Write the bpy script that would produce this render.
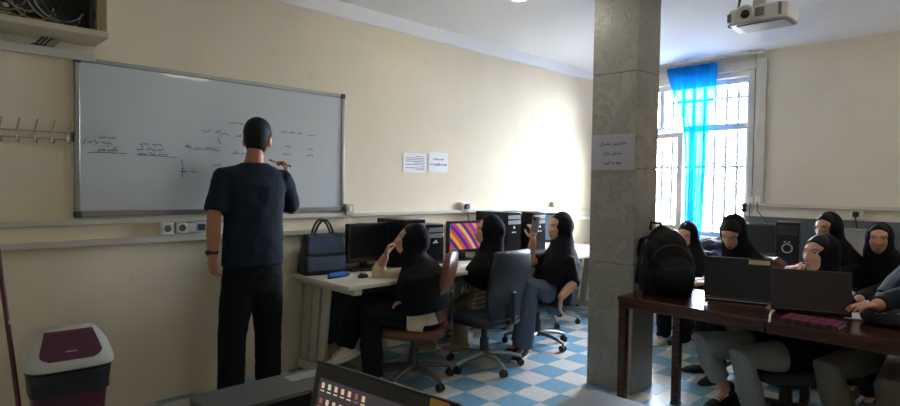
import bpy, math, random
import numpy as np
from mathutils import Vector, Matrix
for o in list(bpy.data.objects): bpy.data.objects.remove(o)
SC = bpy.context.scene; COL = SC.collection
random.seed(4)
V = lambda *a: np.array(a, float)
# ---------------------------------------------------------------- camera (measured from the photo)
FPX = 573.3429; YAW, PIT, ROLL = .7700928, -.02936994, .01406898
CAM = V(-3.171, -2.834, 1.476)
_f = V(math.sin(YAW)*math.cos(PIT), math.cos(YAW)*math.cos(PIT), math.sin(PIT))
_r = V(math.cos(YAW), -math.sin(YAW), 0); _u = np.cross(_r, _f)
RT = math.cos(ROLL)*_r + math.sin(ROLL)*_u; UP = -math.sin(ROLL)*_r + math.cos(ROLL)*_u; FW = _f
cd = bpy.data.cameras.new('camera'); cam = bpy.data.objects.new('camera', cd); COL.objects.link(cam)
cd.sensor_width = 36; cd.lens = FPX/900*36; cd.clip_start = .05; cd.clip_end = 300
cam.matrix_world = Matrix(((RT[0], UP[0], -FW[0], CAM[0]), (RT[1], UP[1], -FW[1], CAM[1]), (RT[2], UP[2], -FW[2], CAM[2]), (0, 0, 0, 1)))
SC.camera = cam
# ---------------------------------------------------------------- room numbers
YW, XW, XL, YB, ZC = 1.273, 3.6, -4.6, -5.4, 2.985       # whiteboard wall, window wall, the two unseen walls, ceiling
WIN = (-.56, .78, .93, 2.74); WIN2 = (-4.2, -3.3, 1.3, 2.74); WINS = (WIN,)
# ---------------------------------------------------------------- light: daylight through the windows, ceiling lamps
SKY = 78.0; EXPOSURE = 0.85; LAMP = 9.0
w = bpy.data.worlds.new('daylight'); SC.world = w; w.use_nodes = True
nt = w.node_tree; bg = nt.nodes['Background']
sky = nt.nodes.new('ShaderNodeTexSky'); sky.sky_type = 'HOSEK_WILKIE'; sky.turbidity = 6; sky.ground_albedo = .4
sky.sun_direction = Vector((-.5, .3, .8)).normalized()
mx = nt.nodes.new('ShaderNodeMix'); mx.data_type = 'RGBA'; mx.inputs[0].default_value = .8
mx.inputs[7].default_value = (.86, .93, 1, 1); nt.links.new(sky.outputs[0], mx.inputs[6]); nt.links.new(mx.outputs[2], bg.inputs[0])
bg.inputs[1].default_value = SKY
for k, (y0, y1, z0, z1) in enumerate(WINS):
    ld = bpy.data.lights.new('window_portal', 'AREA'); lo = bpy.data.objects.new('window_portal', ld); COL.objects.link(lo)
    ld.shape = 'RECTANGLE'; ld.size = z1-z0; ld.size_y = y1-y0; ld.cycles.is_portal = True
    lo.location = (XW+.27, (y0+y1)/2, (z0+z1)/2); lo.rotation_euler = (0, math.pi/2, 0)
vs = SC.view_settings; vs.view_transform = 'Standard'; vs.look = 'None'; vs.gamma = 1; vs.exposure = EXPOSURE; vs.use_curve_mapping = False
SC.cycles.max_bounces = 10; SC.cycles.diffuse_bounces = 6; SC.cycles.transparent_max_bounces = 16
SC.cycles.use_denoising = True; SC.cycles.sample_clamp_indirect = 8
# ---------------------------------------------------------------- photo point -> place in the room
def ray(px, py): return FW + RT*(px-450)/FPX - UP*(py-203)/FPX
def wz(px, py, z): d = ray(px, py); return CAM + (z-CAM[2])/d[2]*d
def wy(px, py, y=YW): d = ray(px, py); return CAM + (y-CAM[1])/d[1]*d
def wx(px, py, x=XW): d = ray(px, py); return CAM + (x-CAM[0])/d[0]*d
def wd(px, py, dd): return CAM + dd*ray(px, py)
def nrm(v): v = np.asarray(v, float); return v/max(np.linalg.norm(v), 1e-9)
# ---------------------------------------------------------------- materials
MATS = {}
def mat(name, col, rough=.6, metal=0, spec=.5, noise=0, nscale=20, bump=0, bscale=60, emit=None, estr=0, trans=0, alpha=1, coat=0, sheen=0):
    if name in MATS: return MATS[name]
    m = bpy.data.materials.new(name); m.use_nodes = True; MATS[name] = m
    t = m.node_tree; b = t.nodes['Principled BSDF']
    b.inputs['Base Color'].default_value = (*col, 1); b.inputs['Roughness'].default_value = rough; b.inputs['Metallic'].default_value = metal
    b.inputs['Specular IOR Level'].default_value = spec; b.inputs['Alpha'].default_value = alpha
    b.inputs['Coat Weight'].default_value = coat; b.inputs['Sheen Weight'].default_value = sheen
    b.inputs['Transmission Weight'].default_value = trans; b.inputs['Coat Roughness'].default_value = .04
    if emit: b.inputs['Emission Color'].default_value = (*emit, 1); b.inputs['Emission Strength'].default_value = estr
    if noise or bump:
        tc = t.nodes.new('ShaderNodeTexCoord')
    if noise:
        n = t.nodes.new('ShaderNodeTexNoise'); n.inputs['Scale'].default_value = nscale; n.inputs['Detail'].default_value = 5
        t.links.new(tc.outputs['Object'], n.inputs['Vector'])
        r = t.nodes.new('ShaderNodeMapRange'); r.inputs[1].default_value = .25; r.inputs[2].default_value = .75; r.inputs[3].default_value = 1-noise; r.inputs[4].default_value = 1+noise
        t.links.new(n.outputs[0], r.inputs[0])
        h = t.nodes.new('ShaderNodeMix'); h.data_type = 'RGBA'; h.blend_type = 'MULTIPLY'; h.inputs[0].default_value = 1
        h.inputs[6].default_value = (*col, 1); t.links.new(r.outputs[0], h.inputs[7]); t.links.new(h.outputs[2], b.inputs['Base Color'])
    if bump:
        n2 = t.nodes.new('ShaderNodeTexNoise'); n2.inputs['Scale'].default_value = bscale; n2.inputs['Detail'].default_value = 4
        t.links.new(tc.outputs['Object'], n2.inputs['Vector'])
        bp = t.nodes.new('ShaderNodeBump'); bp.inputs['Strength'].default_value = bump; bp.inputs['Distance'].default_value = .01
        t.links.new(n2.outputs[0], bp.inputs['Height']); t.links.new(bp.outputs[0], b.inputs['Normal'])
    return m
def lin(r, g, b):
    f = lambda c: (c/255/12.92 if c/255 <= .04045 else ((c/255+.055)/1.055)**2.4)
    return (f(r), f(g), f(b))
wall_m = mat('cream_plaster', lin(226, 213, 187), .75, noise=.05, nscale=2.2, bump=.12, bscale=90)
# grey soft scuffs on the cream plaster
def wall_dirt():
    t = wall_m.node_tree; b = t.nodes['Principled BSDF']; src = b.inputs['Base Color'].links[0].from_socket
    tc = t.nodes.new('ShaderNodeTexCoord'); n = t.nodes.new('ShaderNodeTexNoise'); n.inputs['Scale'].default_value = 5; n.inputs['Detail'].default_value = 8; n.inputs['Roughness'].default_value = .7
    t.links.new(tc.outputs['Object'], n.inputs['Vector'])
    r = t.nodes.new('ShaderNodeMapRange'); r.inputs[1].default_value = .62; r.inputs[2].default_value = .75; r.inputs[3].default_value = 0; r.inputs[4].default_value = .35
    t.links.new(n.outputs[0], r.inputs[0])
    k = t.nodes.new('ShaderNodeMix'); k.data_type = 'RGBA'; k.inputs[7].default_value = (.3, .27, .22, 1)
    t.links.new(r.outputs[0], k.inputs[0]); t.links.new(src, k.inputs[6]); t.links.new(k.outputs[2], b.inputs['Base Color'])
wall_dirt()
ceil_m = mat('white_ceiling', lin(244, 243, 243), .8, bump=.08, bscale=50)
grey_wall_m = mat('pale_grey_plaster', lin(222, 214, 198), .75, noise=.04, nscale=3, bump=.1, bscale=80)
white_m = mat('white_paint', lin(232, 230, 222), .5, noise=.03, nscale=8)
trunk_m = mat('grey_white_plastic', lin(200, 196, 184), .45, noise=.05, nscale=6)
black_pl = mat('black_plastic', (.007, .007, .009), .4, bump=.04, bscale=200)
black_gl = mat('black_gloss_plastic', (.008, .008, .01), .15)
dark_grey = mat('dark_grey_plastic', (.04, .042, .048), .5, bump=.04, bscale=150)
chrome = mat('brushed_steel', (.55, .56, .57), .25, 1)
alu = mat('grey_painted_metal', (.22, .22, .22), .4, .6)
silver_pl = mat('silver_plastic', lin(190, 190, 186), .4)
def floor_mat():
    m = bpy.data.materials.new('checker_floor_tiles'); m.use_nodes = True; t = m.node_tree; b = t.nodes['Principled BSDF']
    g = t.nodes.new('ShaderNodeNewGeometry'); s = t.nodes.new('ShaderNodeVectorMath'); s.operation = 'MULTIPLY_ADD'
    s.inputs[1].default_value = (1/.24, 1/.24, 0); s.inputs[2].default_value = (100, 100, .5); t.links.new(g.outputs['Position'], s.inputs[0])
    c = t.nodes.new('ShaderNodeTexChecker'); c.inputs['Scale'].default_value = 1
    c.inputs['Color1'].default_value = (*lin(112, 158, 184), 1); c.inputs['Color2'].default_value = (*lin(206, 202, 196), 1)
    t.links.new(s.outputs[0], c.inputs['Vector'])
    n = t.nodes.new('ShaderNodeTexNoise'); n.inputs['Scale'].default_value = 26; n.inputs['Detail'].default_value = 7; n.inputs['Roughness'].default_value = .75
    t.links.new(g.outputs['Position'], n.inputs['Vector'])
    r = t.nodes.new('ShaderNodeMapRange'); r.inputs[1].default_value = .3; r.inputs[2].default_value = .7; r.inputs[3].default_value = .8; r.inputs[4].default_value = 1.16; t.links.new(n.outputs[0], r.inputs[0])
    h = t.nodes.new('ShaderNodeMix'); h.data_type = 'RGBA'; h.blend_type = 'MULTIPLY'; h.inputs[0].default_value = 1
    t.links.new(c.outputs[0], h.inputs[6]); t.links.new(r.outputs[0], h.inputs[7])
    # thin darker joints between the tiles
    fr = t.nodes.new('ShaderNodeVectorMath'); fr.operation = 'FRACTION'; t.links.new(s.outputs[0], fr.inputs[0])
    sx = t.nodes.new('ShaderNodeSeparateXYZ'); t.links.new(fr.outputs[0], sx.inputs[0])
    def edge(o):
        a = t.nodes.new('ShaderNodeMath'); a.operation = 'PINGPONG'; a.inputs[1].default_value = .5; t.links.new(o, a.inputs[0])
        l = t.nodes.new('ShaderNodeMath'); l.operation = 'LESS_THAN'; l.inputs[1].default_value = .008; t.links.new(a.outputs[0], l.inputs[0]); return l.outputs[0]
    mxx = t.nodes.new('ShaderNodeMath'); mxx.operation = 'MAXIMUM'; t.links.new(edge(sx.outputs[0]), mxx.inputs[0]); t.links.new(edge(sx.outputs[1]), mxx.inputs[1])
    k = t.nodes.new('ShaderNodeMix'); k.data_type = 'RGBA'; k.inputs[7].default_value = (.1, .11, .12, 1)
    q = t.nodes.new('ShaderNodeMath'); q.operation = 'MULTIPLY'; q.inputs[1].default_value = .5; t.links.new(mxx.outputs[0], q.inputs[0])
    t.links.new(q.outputs[0], k.inputs[0]); t.links.new(h.outputs[2], k.inputs[6]); t.links.new(k.outputs[2], b.inputs['Base Color'])
    b.inputs['Roughness'].default_value = .38; return m
floor_m = floor_mat()
def marble_mat():
    m = bpy.data.materials.new('veined_grey_stone'); m.use_nodes = True; t = m.node_tree; b = t.nodes['Principled BSDF']
    tc = t.nodes.new('ShaderNodeTexCoord')
    n = t.nodes.new('ShaderNodeTexNoise'); n.inputs['Scale'].default_value = 3.4; n.inputs['Detail'].default_value = 10; n.inputs['Roughness'].default_value = .66; n.inputs['Distortion'].default_value = .5
    t.links.new(tc.outputs['Object'], n.inputs['Vector'])
    cr = t.nodes.new('ShaderNodeValToRGB'); e = cr.color_ramp.elements
    base = lin(152, 150, 143)
    e[0].position = .3; e[0].color = (*lin(138, 135, 127), 1); e[1].position = .7; e[1].color = (*lin(168, 164, 153), 1)
    x = e.new(.485); x.color = (*base, 1); x = e.new(.5); x.color = (*lin(128, 123, 114), 1); x = e.new(.515); x.color = (*base, 1)
    t.links.new(n.outputs[0], cr.inputs[0]); t.links.new(cr.outputs[0], b.inputs['Base Color']); b.inputs['Roughness'].default_value = .35; return m
marble = marble_mat()
def wood_mat(name, c0, c1, rough, axis='Y'):
    m = bpy.data.materials.new(name); m.use_nodes = True; t = m.node_tree; b = t.nodes['Principled BSDF']
    tc = t.nodes.new('ShaderNodeTexCoord'); mp = t.nodes.new('ShaderNodeMapping'); mp.inputs['Scale'].default_value = (14, 1.2, 14)
    t.links.new(tc.outputs['Object'], mp.inputs[0]); n = t.nodes.new('ShaderNodeTexNoise'); n.inputs['Scale'].default_value = 3; n.inputs['Detail'].default_value = 6
    t.links.new(mp.outputs[0], n.inputs['Vector']); cr = t.nodes.new('ShaderNodeValToRGB')
    cr.color_ramp.elements[0].position = .35; cr.color_ramp.elements[1].position = .7
    cr.color_ramp.elements[0].color = (*c0, 1); cr.color_ramp.elements[1].color = (*c1, 1)
    t.links.new(n.outputs[0], cr.inputs[0]); t.links.new(cr.outputs[0], b.inputs['Base Color']); b.inputs['Roughness'].default_value = rough; return m
table_wood = wood_mat('dark_red_brown_wood', (.035, .010, .008), (.085, .026, .018), .18)
# ---------------------------------------------------------------- mesh building
class MB:
    def __init__(s): s.v = []; s.f = []; s.mi = []; s.cur = 0
    def add(s, vs, fs):
        b = len(s.v); s.v += [tuple(float(c) for c in p) for p in vs]; s.f += [tuple(i+b for i in f) for f in fs]; s.mi += [s.cur]*len(fs); return s
    def box(s, a, b, R=None, c=None):
        a = np.minimum(a, b)*1.0, np.maximum(a, b)*1.0
        lo, hi = a; P = [V(x, y, z) for z in (lo[2], hi[2]) for (x, y) in ((lo[0], lo[1]), (hi[0], lo[1]), (hi[0], hi[1]), (lo[0], hi[1]))]
        if R is not None:
            c = (lo+hi)/2 if c is None else np.asarray(c, float); P = [c + R@(p-c) for p in P]
        return s.add(P, [(3, 2, 1, 0), (4, 5, 6, 7), (0, 1, 5, 4), (1, 2, 6, 5), (2, 3, 7, 6), (3, 0, 4, 7)])
    def obox(s, c, ax, sz):   # box at c with axes ax (3 unit vectors) and full sizes sz
        c = np.asarray(c, float); ax = [np.asarray(a, float)*h/2 for a, h in zip(ax, sz)]
        P = [c + i*ax[0] + j*ax[1] + k*ax[2] for k in (-1, 1) for (i, j) in ((-1, -1), (1, -1), (1, 1), (-1, 1))]
        return s.add(P, [(3, 2, 1, 0), (4, 5, 6, 7), (0, 1, 5, 4), (1, 2, 6, 5), (2, 3, 7, 6), (3, 0, 4, 7)])
    def sweep(s, pts, rx, ry=None, side=None, n=12, round_ends=True, closed=False, power=2):
        pts = [np.asarray(p, float) for p in pts]; m = len(pts)
        rx = [rx]*m if np.isscalar(rx) else list(rx); ry = rx if ry is None else ([ry]*m if np.isscalar(ry) else list(ry))
        tan = []
        for i in range(m):
            if closed: t = pts[(i+1) % m]-pts[i-1]
            else: t = pts[min(i+1, m-1)]-pts[max(i-1, 0)]
            tan.append(nrm(t))
        if side is None:
            a = V(0, 0, 1) if abs(tan[0][2]) < .9 else V(1, 0, 0); sd = nrm(np.cross(tan[0], a))
        else: sd = np.asarray(side, float)
        rows = []; P = []; R_ = []; S_ = []; T_ = []
        for i in range(m):
            sd = nrm(sd - tan[i]*np.dot(sd, tan[i])); up = np.cross(sd, tan[i]); R_.append(sd); T_.append(up)
        seq = [(pts[i], rx[i], ry[i], R_[i], T_[i]) for i in range(m)]
        if round_ends and not closed:
            pre = []; post = []
            for k in (.95, .75, .4):
                h = math.sqrt(1-k*k)
                pre.append((pts[0]-tan[0]*min(rx[0], ry[0])*k, rx[0]*h, ry[0]*h, R_[0], T_[0]))
                post.append((pts[-1]+tan[-1]*min(rx[-1], ry[-1])*k, rx[-1]*h, ry[-1]*h, R_[-1], T_[-1]))
            seq = pre + seq + post[::-1]
        for (p, a, b, u, v) in seq:
            for k in range(n):
                th = 2*math.pi*k/n; c, q = math.cos(th), math.sin(th)
                if power != 2: c = math.copysign(abs(c)**(2/power), c); q = math.copysign(abs(q)**(2/power), q)
                P.append(p + u*a*c + v*b*q)
        N = len(seq); F = []
        for i in range(N if closed else N-1):
            j = (i+1) % N
            for k in range(n): F.append((i*n+k, i*n+(k+1) % n, j*n+(k+1) % n, j*n+k))
        if not closed: F.append(tuple(range(n-1, -1, -1))); F.append(tuple((N-1)*n+k for k in range(n)))
        return s.add(P, F)
    def tube(s, pts, r, n=10, **k): return s.sweep(pts, r, None, n=n, **k)
    def cyl(s, a, b, r, r2=None, n=20): return s.sweep([a, b], [r, r if r2 is None else r2], n=n, round_ends=False)
    def ell(s, c, r, ax=None, n=20, m=14, fn=None):
        ax = np.eye(3) if ax is None else ax; c = np.asarray(c, float); P = []; F = []
        def pt(d):
            p = V(d[0]*r[0], d[1]*r[1], d[2]*r[2])
            if fn: p = fn(d, p)
            return c + ax[0]*p[0] + ax[1]*p[1] + ax[2]*p[2]
        P.append(pt((0, 0, -1)))
        for i in range(1, m):
            ph = -math.pi/2 + math.pi*i/m
            for k in range(n):
                th = 2*math.pi*k/n; P.append(pt((math.cos(ph)*math.cos(th), math.cos(ph)*math.sin(th), math.sin(ph))))
        P.append(pt((0, 0, 1))); L = len(P)-1
        for k in range(n): F.append((0, 1+(k+1) % n, 1+k)); F.append((L, L-n+k, L-n+(k+1) % n))
        for i in range(m-2):
            for k in range(n): a = 1+i*n; F.append((a+k, a+(k+1) % n, a+n+(k+1) % n, a+n+k))
        return s.add(P, F)
    def prism(s, poly, o, u, v, w_):   # polygon (list of 2-vectors) in plane o,u,v, thickened along w_
        o, u, v, w_ = (np.asarray(q, float) for q in (o, u, v, w_)); n = len(poly)
        P = [o+u*a+v*b for a, b in poly] + [o+u*a+v*b+w_ for a, b in poly]
        return s.add(P, [tuple(range(n-1, -1, -1)), tuple(range(n, 2*n))] + [(i, (i+1) % n, n+(i+1) % n, n+i) for i in range(n)])
    def lathe(s, c, prof, n=28, axis=(0, 0, 1)):
        axis = nrm(axis); a = V(1, 0, 0) if abs(axis[0]) < .9 else V(0, 1, 0); u = nrm(np.cross(axis, a)); v = np.cross(axis, u); c = np.asarray(c, float)
        P = [c + axis*z + (u*math.cos(2*math.pi*k/n)+v*math.sin(2*math.pi*k/n))*max(r, 1e-4) for r, z in prof for k in range(n)]
        N = len(prof); F = [(i*n+k, i*n+(k+1) % n, (i+1)*n+(k+1) % n, (i+1)*n+k) for i in range(N-1) for k in range(n)]
        F.append(tuple(range(n-1, -1, -1))); F.append(tuple((N-1)*n+k for k in range(n)))
        return s.add(P, F)
def finish(me, ang=40):
    me.polygons.foreach_set('use_smooth', [True]*len(me.polygons))
    me.set_sharp_from_angle(angle=math.radians(ang)); me.update()
def base_of(parent):
    return np.array(parent.matrix_world.translation) if parent else V(0, 0, 0)
WLOC = {}
def obj(name, mb, m, parent=None, bev=0, world=True, ang=40, mats=None, fuse=None, local=False, seg=2):
    """one mesh object; points are given in the room and stored relative to the thing that carries it"""
    me = bpy.data.meshes.new(name); off = V(0, 0, 0)
    if parent is not None and not local: off = WLOC.get(parent.name, V(0, 0, 0))
    elif parent is None and not local:
        A = np.array(mb.v); off = V(*((A.min(0)+A.max(0))/2)); off[2] = A[:, 2].min()
    me.from_pydata([tuple(np.array(p)-off) for p in mb.v], [], mb.f)
    import bmesh
    bm = bmesh.new(); bm.from_mesh(me); bmesh.ops.recalc_face_normals(bm, faces=bm.faces[:]); bm.to_mesh(me); bm.free()
    for mm in (mats or [m]): me.materials.append(mm)
    if mats: me.polygons.foreach_set('material_index', mb.mi)
    o = bpy.data.objects.new(name, me); COL.objects.link(o)
    if fuse: me2 = fuse_mesh(o, **fuse); o.data = me2; me2.name = name; bpy.data.meshes.remove(me)
    finish(o.data, ang)
    if bev:
        b = o.modifiers.new('bevel', 'BEVEL'); b.width = bev; b.segments = seg; b.limit_method = 'ANGLE'; b.angle_limit = math.radians(40)
    if parent is not None: o.parent = parent; WLOC[o.name] = off
    else: o.location = off; WLOC[o.name] = off
    return o
def fuse_mesh(o, voxel=.008, smooth=4, fac=.5, disp=0, dscale=.12, target=None):
    m = o.modifiers.new('r', 'REMESH'); m.mode = 'VOXEL'; m.voxel_size = voxel; m.use_smooth_shade = True
    if disp:
        tx = bpy.data.textures.get('folds_%g' % dscale) or bpy.data.textures.new('folds_%g' % dscale, 'CLOUDS'); tx.noise_scale = dscale; tx.noise_depth = 2
        d = o.modifiers.new('d', 'DISPLACE'); d.texture = tx; d.strength = disp; d.mid_level = .5
    if smooth:
        q = o.modifiers.new('s', 'SMOOTH'); q.factor = fac; q.iterations = smooth
    dg = bpy.context.evaluated_depsgraph_get(); me = bpy.data.meshes.new_from_object(o.evaluated_get(dg), depsgraph=dg)
    o.modifiers.clear(); return me
def tag(o, label=None, cat=None, group=None, kind=None):
    for k, x in (('label', label), ('category', cat), ('group', group), ('kind', kind)):
        if x: o[k] = x
    return o
GROUPS = {'chair': 'office chairs in the computer room', 'socket': 'wall sockets', 'plug': 'black plugs in wall sockets', 'monitor': 'desktop monitors', 'computer tower': 'black computer towers', 'person': 'people in the computer room', 'laptop': 'laptops', 'keyboard': 'keyboards on the wall desks', 'ceiling lamp': 'ceiling lamps', 'paper': 'sheets of paper'}
def thing(name, label, cat, loc, rz=0, group=None):
    o = bpy.data.objects.new(name, None); COL.objects.link(o); o.empty_display_size = .1
    group = group or GROUPS.get(cat)
    o.location = tuple(loc); o.rotation_euler = (0, 0, rz); tag(o, label, cat, group); WLOC[o.name] = V(*loc); return o
def struct(name, mb, m, **k): return tag(obj(name, mb, m, **k), kind='structure')
def part(name, fn, m, parent, **k): mb = MB(); fn(mb); return obj(name, mb, m, parent, **k)
def local(name, fn, m, parent, **k): mb = MB(); fn(mb); return obj(name, mb, m, parent, local=True, **k)
def bx(*ab):
    mb = MB()
    for a, b in zip(ab[::2], ab[1::2]): mb.box(a, b)
    return mb
# ================================================================ THE ROOM
T = .2
struct('floor', bx((XL-T, YB-T, -.1), (XW+T, YW+T, 0)), floor_m)
struct('ceiling', bx((XL-T, YB-T, ZC), (XW+T, YW+T, ZC+.1)), ceil_m)
struct('wall_front', bx((XL-T, YW, 0), (XW+T, YW+T, ZC)), wall_m)
struct('wall_left', bx((XL-T, YB, 0), (XL, YW, ZC)), wall_m)
struct('wall_back', bx((XL-T, YB-T, 0), (XW+T, YB, ZC)), wall_m)
mb = MB(); y = YB; T2 = .25
for (y0, y1, z0, z1) in sorted(WINS):
    mb.box((XW, y, 0), (XW+T2, y0, ZC)); mb.box((XW, y0, 0), (XW+T2, y1, z0)); mb.box((XW, y0, z1), (XW+T2, y1, ZC)); y = y1
mb.box((XW, y, 0), (XW+T2, YW, ZC)); struct('wall_right', mb, grey_wall_m)
# plaster cornice along the whiteboard wall
struct('trim_1', bx((XL, YW-.035, 2.862), (XW, YW, ZC)), ceil_m, bev=.004)
# raised plaster panel on the window wall
struct('trim_2', bx((XW-.009, -2.7, 2.29), (XW, -1.425, 2.885)), grey_wall_m)
# grey band behind the desks of the window wall
band = mat('slate_grey_laminate', lin(96, 100, 108), .5, noise=.06, nscale=9)
struct('trim_3', bx((XW-.018, YB, .70), (XW, -.56, 1.195)), band, bev=.003)
# ---- window
frame_m = mat('white_window_profile', lin(216, 220, 224), .35)
glass = bpy.data.materials.new('window_glass'); glass.use_nodes = True
t = glass.node_tree; t.nodes.clear(); o_ = t.nodes.new('ShaderNodeOutputMaterial'); ms = t.nodes.new('ShaderNodeMixShader'); tr = t.nodes.new('ShaderNodeBsdfTransparent'); gl = t.nodes.new('ShaderNodeBsdfGlossy')
gl.inputs['Roughness'].default_value = .02; fr = t.nodes.new('ShaderNodeFresnel'); fr.inputs[0].default_value = 1.35
t.links.new(fr.outputs[0], ms.inputs[0]); t.links.new(tr.outputs[0], ms.inputs[1]); t.links.new(gl.outputs[0], ms.inputs[2]); t.links.new(ms.outputs[0], o_.inputs[0])
def window(idx, W, full):
    y0, y1, z0, z1 = W; X0, X1 = XW+.10, XW+.16
    root = bpy.data.objects.new('window_%d' % idx, None); COL.objects.link(root); root.location = (XW+.13, (y0+y1)/2, z0); root['kind'] = 'structure'; WLOC[root.name] = V(*root.location)
    f = .055; ztr = (2.165, 2.24)
    part('window_frame', lambda m: (m.box((X0, y0, z0), (X1, y0+f, z1)), m.box((X0, y1-f, z0), (X1, y1, z1)), m.box((X0, y0+f, z0), (X1, y1-f, z0+f)), m.box((X0, y0+f, z1-f), (X1, y1-f, z1))), frame_m, root, bev=.004)
    part('transom', lambda m: m.box((X0, y0+f, ztr[0]), (X1, y1-f, ztr[1])), frame_m, root, bev=.004)
    ym = y0+.62*(y1-y0)*.8
    part('mullion', lambda m: m.box((X0, ym-.03, z0+f), (X1, ym+.03, ztr[0])), frame_m, root, bev=.004)
    yu = y0+.78*(y1-y0)
    part('upper_mullion', lambda m: m.box((X0, yu-.03, ztr[1]), (X1, yu+.03, z1-f)), frame_m, root, bev=.004)
    part('window_pane', lambda m: m.box((XW+.128, y0+f, ztr[1]), (XW+.132, yu-.03, z1-f)), glass, root)
    part('window_pane', lambda m: m.box((XW+.128, yu+.03, ztr[1]), (XW+.132, y1-f, z1-f)), glass, root)
    part('window_pane', lambda m: m.box((XW+.128, y0+f, z0+f), (XW+.132, ym-.03, ztr[0])), glass, root)
    if not full: part('window_pane', lambda m: m.box((XW+.128, ym+.03, z0+f), (XW+.132, y1-f, ztr[0])), glass, root)
    part('window_sill', lambda m: m.box((XW-.03, y0, z0-.03), (XW+.1, y1, z0)), white_m, root, bev=.004)
    return root, ym
win, ymul = window(1, WIN, True)
if WIN2 in WINS: window(2, WIN2, False)
# open casement: hinged at the far jamb, swung into the room
hx, hy = XW+.10, WIN[1]-.05; fx, fy = wx(683, 180, XW-.03)[0], wx(683, 180, XW-.03)[1]
du = nrm(V(fx-hx, fy-hy, 0)); dn = np.cross(du, V(0, 0, 1)); L = math.hypot(fx-hx, fy-hy); za, zb = .99, 2.155
sash_m = mat('beige_casement_profile', lin(205, 200, 194), .4)
def sash(m):
    for (a, b, c, d) in ((0, .06, za, zb), (L-.075, L, za, zb), (.06, L-.075, za, za+.06), (.06, L-.075, zb-.06, zb)):
        m.obox(V(hx, hy, 0)+du*(a+b)/2+V(0, 0, (c+d)/2), (du, dn, V(0, 0, 1)), (b-a, .055, d-c))
sh = part('casement', sash, sash_m, win, bev=.004)
part('casement_pane', lambda m: m.obox(V(hx, hy, 0)+du*L/2+V(0, 0, (za+zb)/2), (du, dn, V(0, 0, 1)), (L-.13, .006, zb-za-.12)), glass, sh)
hp = V(hx, hy, 0)+du*(L-.035)+V(0, 0, 1.62)
part('casement_handle', lambda m: (m.obox(hp+dn*-.03, (du, dn, V(0, 0, 1)), (.025, .03, .05)), m.obox(hp+dn*-.05-V(0, 0, .05), (du, dn, V(0, 0, 1)), (.02, .015, .12))), white_m, sh, bev=.003)
# security bars outside
bars_m = mat('grey_painted_iron', lin(82, 86, 92), .5)
g = thing('window_grille', 'thin iron security bars outside the curtained window', 'window bars', (XW+.215, .1, WIN[2]))
yb = [WIN[0]+.05+.128*k for k in range(11)]
for yy in yb: part('vertical_bar', lambda m: m.box((XW+.195, yy-.017, WIN[2]), (XW+.216, yy+.017, WIN[3])), bars_m, g)
for zz in (1.02, 1.75, 2.55): part('horizontal_bar', lambda m: m.box((XW+.216, WIN[0]+.002, zz-.015), (XW+.226, WIN[1]-.002, zz+.015)), bars_m, g)
# curtain rail and curtain
rail = thing('curtain_rail', 'double metal curtain rail under the ceiling above the window', 'curtain rail', (XW-.1, .2, ZC-.05))
part('rail', lambda m: m.box((XW-.085, -.72, ZC-.035), (XW-.07, 1.1, ZC-.012)), silver_pl, rail, bev=.003)
part('rail', lambda m: m.box((XW-.135, -.72, ZC-.035), (XW-.12, 1.1, ZC-.012)), silver_pl, rail, bev=.003)
for yy in (-.6, .1, .9): part('bracket', lambda m: m.box((XW-.135, yy-.012, ZC-.012), (XW-.005, yy+.012, ZC)), silver_pl, rail)
cur = bpy.data.materials.new('sheer_blue_voile'); cur.use_nodes = True; t = cur.node_tree; t.nodes.clear()
o_ = t.nodes.new('ShaderNodeOutputMaterial'); d1 = t.nodes.new('ShaderNodeBsdfDiffuse'); d2 = t.nodes.new('ShaderNodeBsdfTranslucent'); tr = t.nodes.new('ShaderNodeBsdfTransparent')
cc = (*lin(40, 160, 222), 1); d1.inputs[0].default_value = cc; d2.inputs[0].default_value = cc; tr.inputs[0].default_value = (*lin(110, 200, 242), 1)
m1 = t.nodes.new('ShaderNodeMixShader'); m1.inputs[0].default_value = .6; m2 = t.nodes.new('ShaderNodeMixShader'); m2.inputs[0].default_value = .58
t.links.new(d1.outputs[0], m1.inputs[1]); t.links.new(d2.outputs[0], m1.inputs[2]); t.links.new(m1.outputs[0], m2.inputs[1]); t.links.new(tr.outputs[0], m2.inputs[2]); t.links.new(m2.outputs[0], o_.inputs[0])
XC = XW-.10
edges = [(64, 666, 717), (72, 667, 718), (90, 672, 716.5), (110, 679, 712), (125, 683, 709.5), (150, 684.5, 707), (180, 684.5, 704.5), (205, 684, 702), (240, 683.5, 699), (255, 683, 697)]
mb = MB(); nU, rows = 72, []
for zi in range(44):
    tt = zi/43; yy = 66+tt*(250-66)
    for a, b in zip(edges, edges[1:]):
        if a[0] <= yy <= b[0]: q = (yy-a[0])/(b[0]-a[0]); l = a[1]+q*(b[1]-a[1]); r_ = a[2]+q*(b[2]-a[2])
    pl, pr = wx(l, yy+(l-690)*-.11, XC), wx(r_, yy+(r_-690)*-.11, XC); row = []
    z = (pl[2]+pr[2])/2; z = min(z, ZC-.036)-(.014*0)
    wdt = abs(pl[1]-pr[1]); amp = .012+.03*max(0, 1-wdt/.5)
    for k in range(nU+1):
        u = k/nU; ph = u*2*math.pi*6.5+.5*math.sin(5*u)
        row.append(V(XC+amp*math.sin(ph)+.006*math.sin(ph*2.3+tt*5), pl[1]+(pr[1]-pl[1])*(u+.012*math.cos(ph)), z))
    rows.append(row)
P = [p for r_ in rows for p in r_]
mb.add(P, [(i*(nU+1)+k, i*(nU+1)+k+1, (i+1)*(nU+1)+k+1, (i+1)*(nU+1)+k) for i in range(43) for k in range(nU)])
co = obj('curtain', mb, cur, ang=180); so = co.modifiers.new('t', 'SOLIDIFY'); so.thickness = .0012
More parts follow.
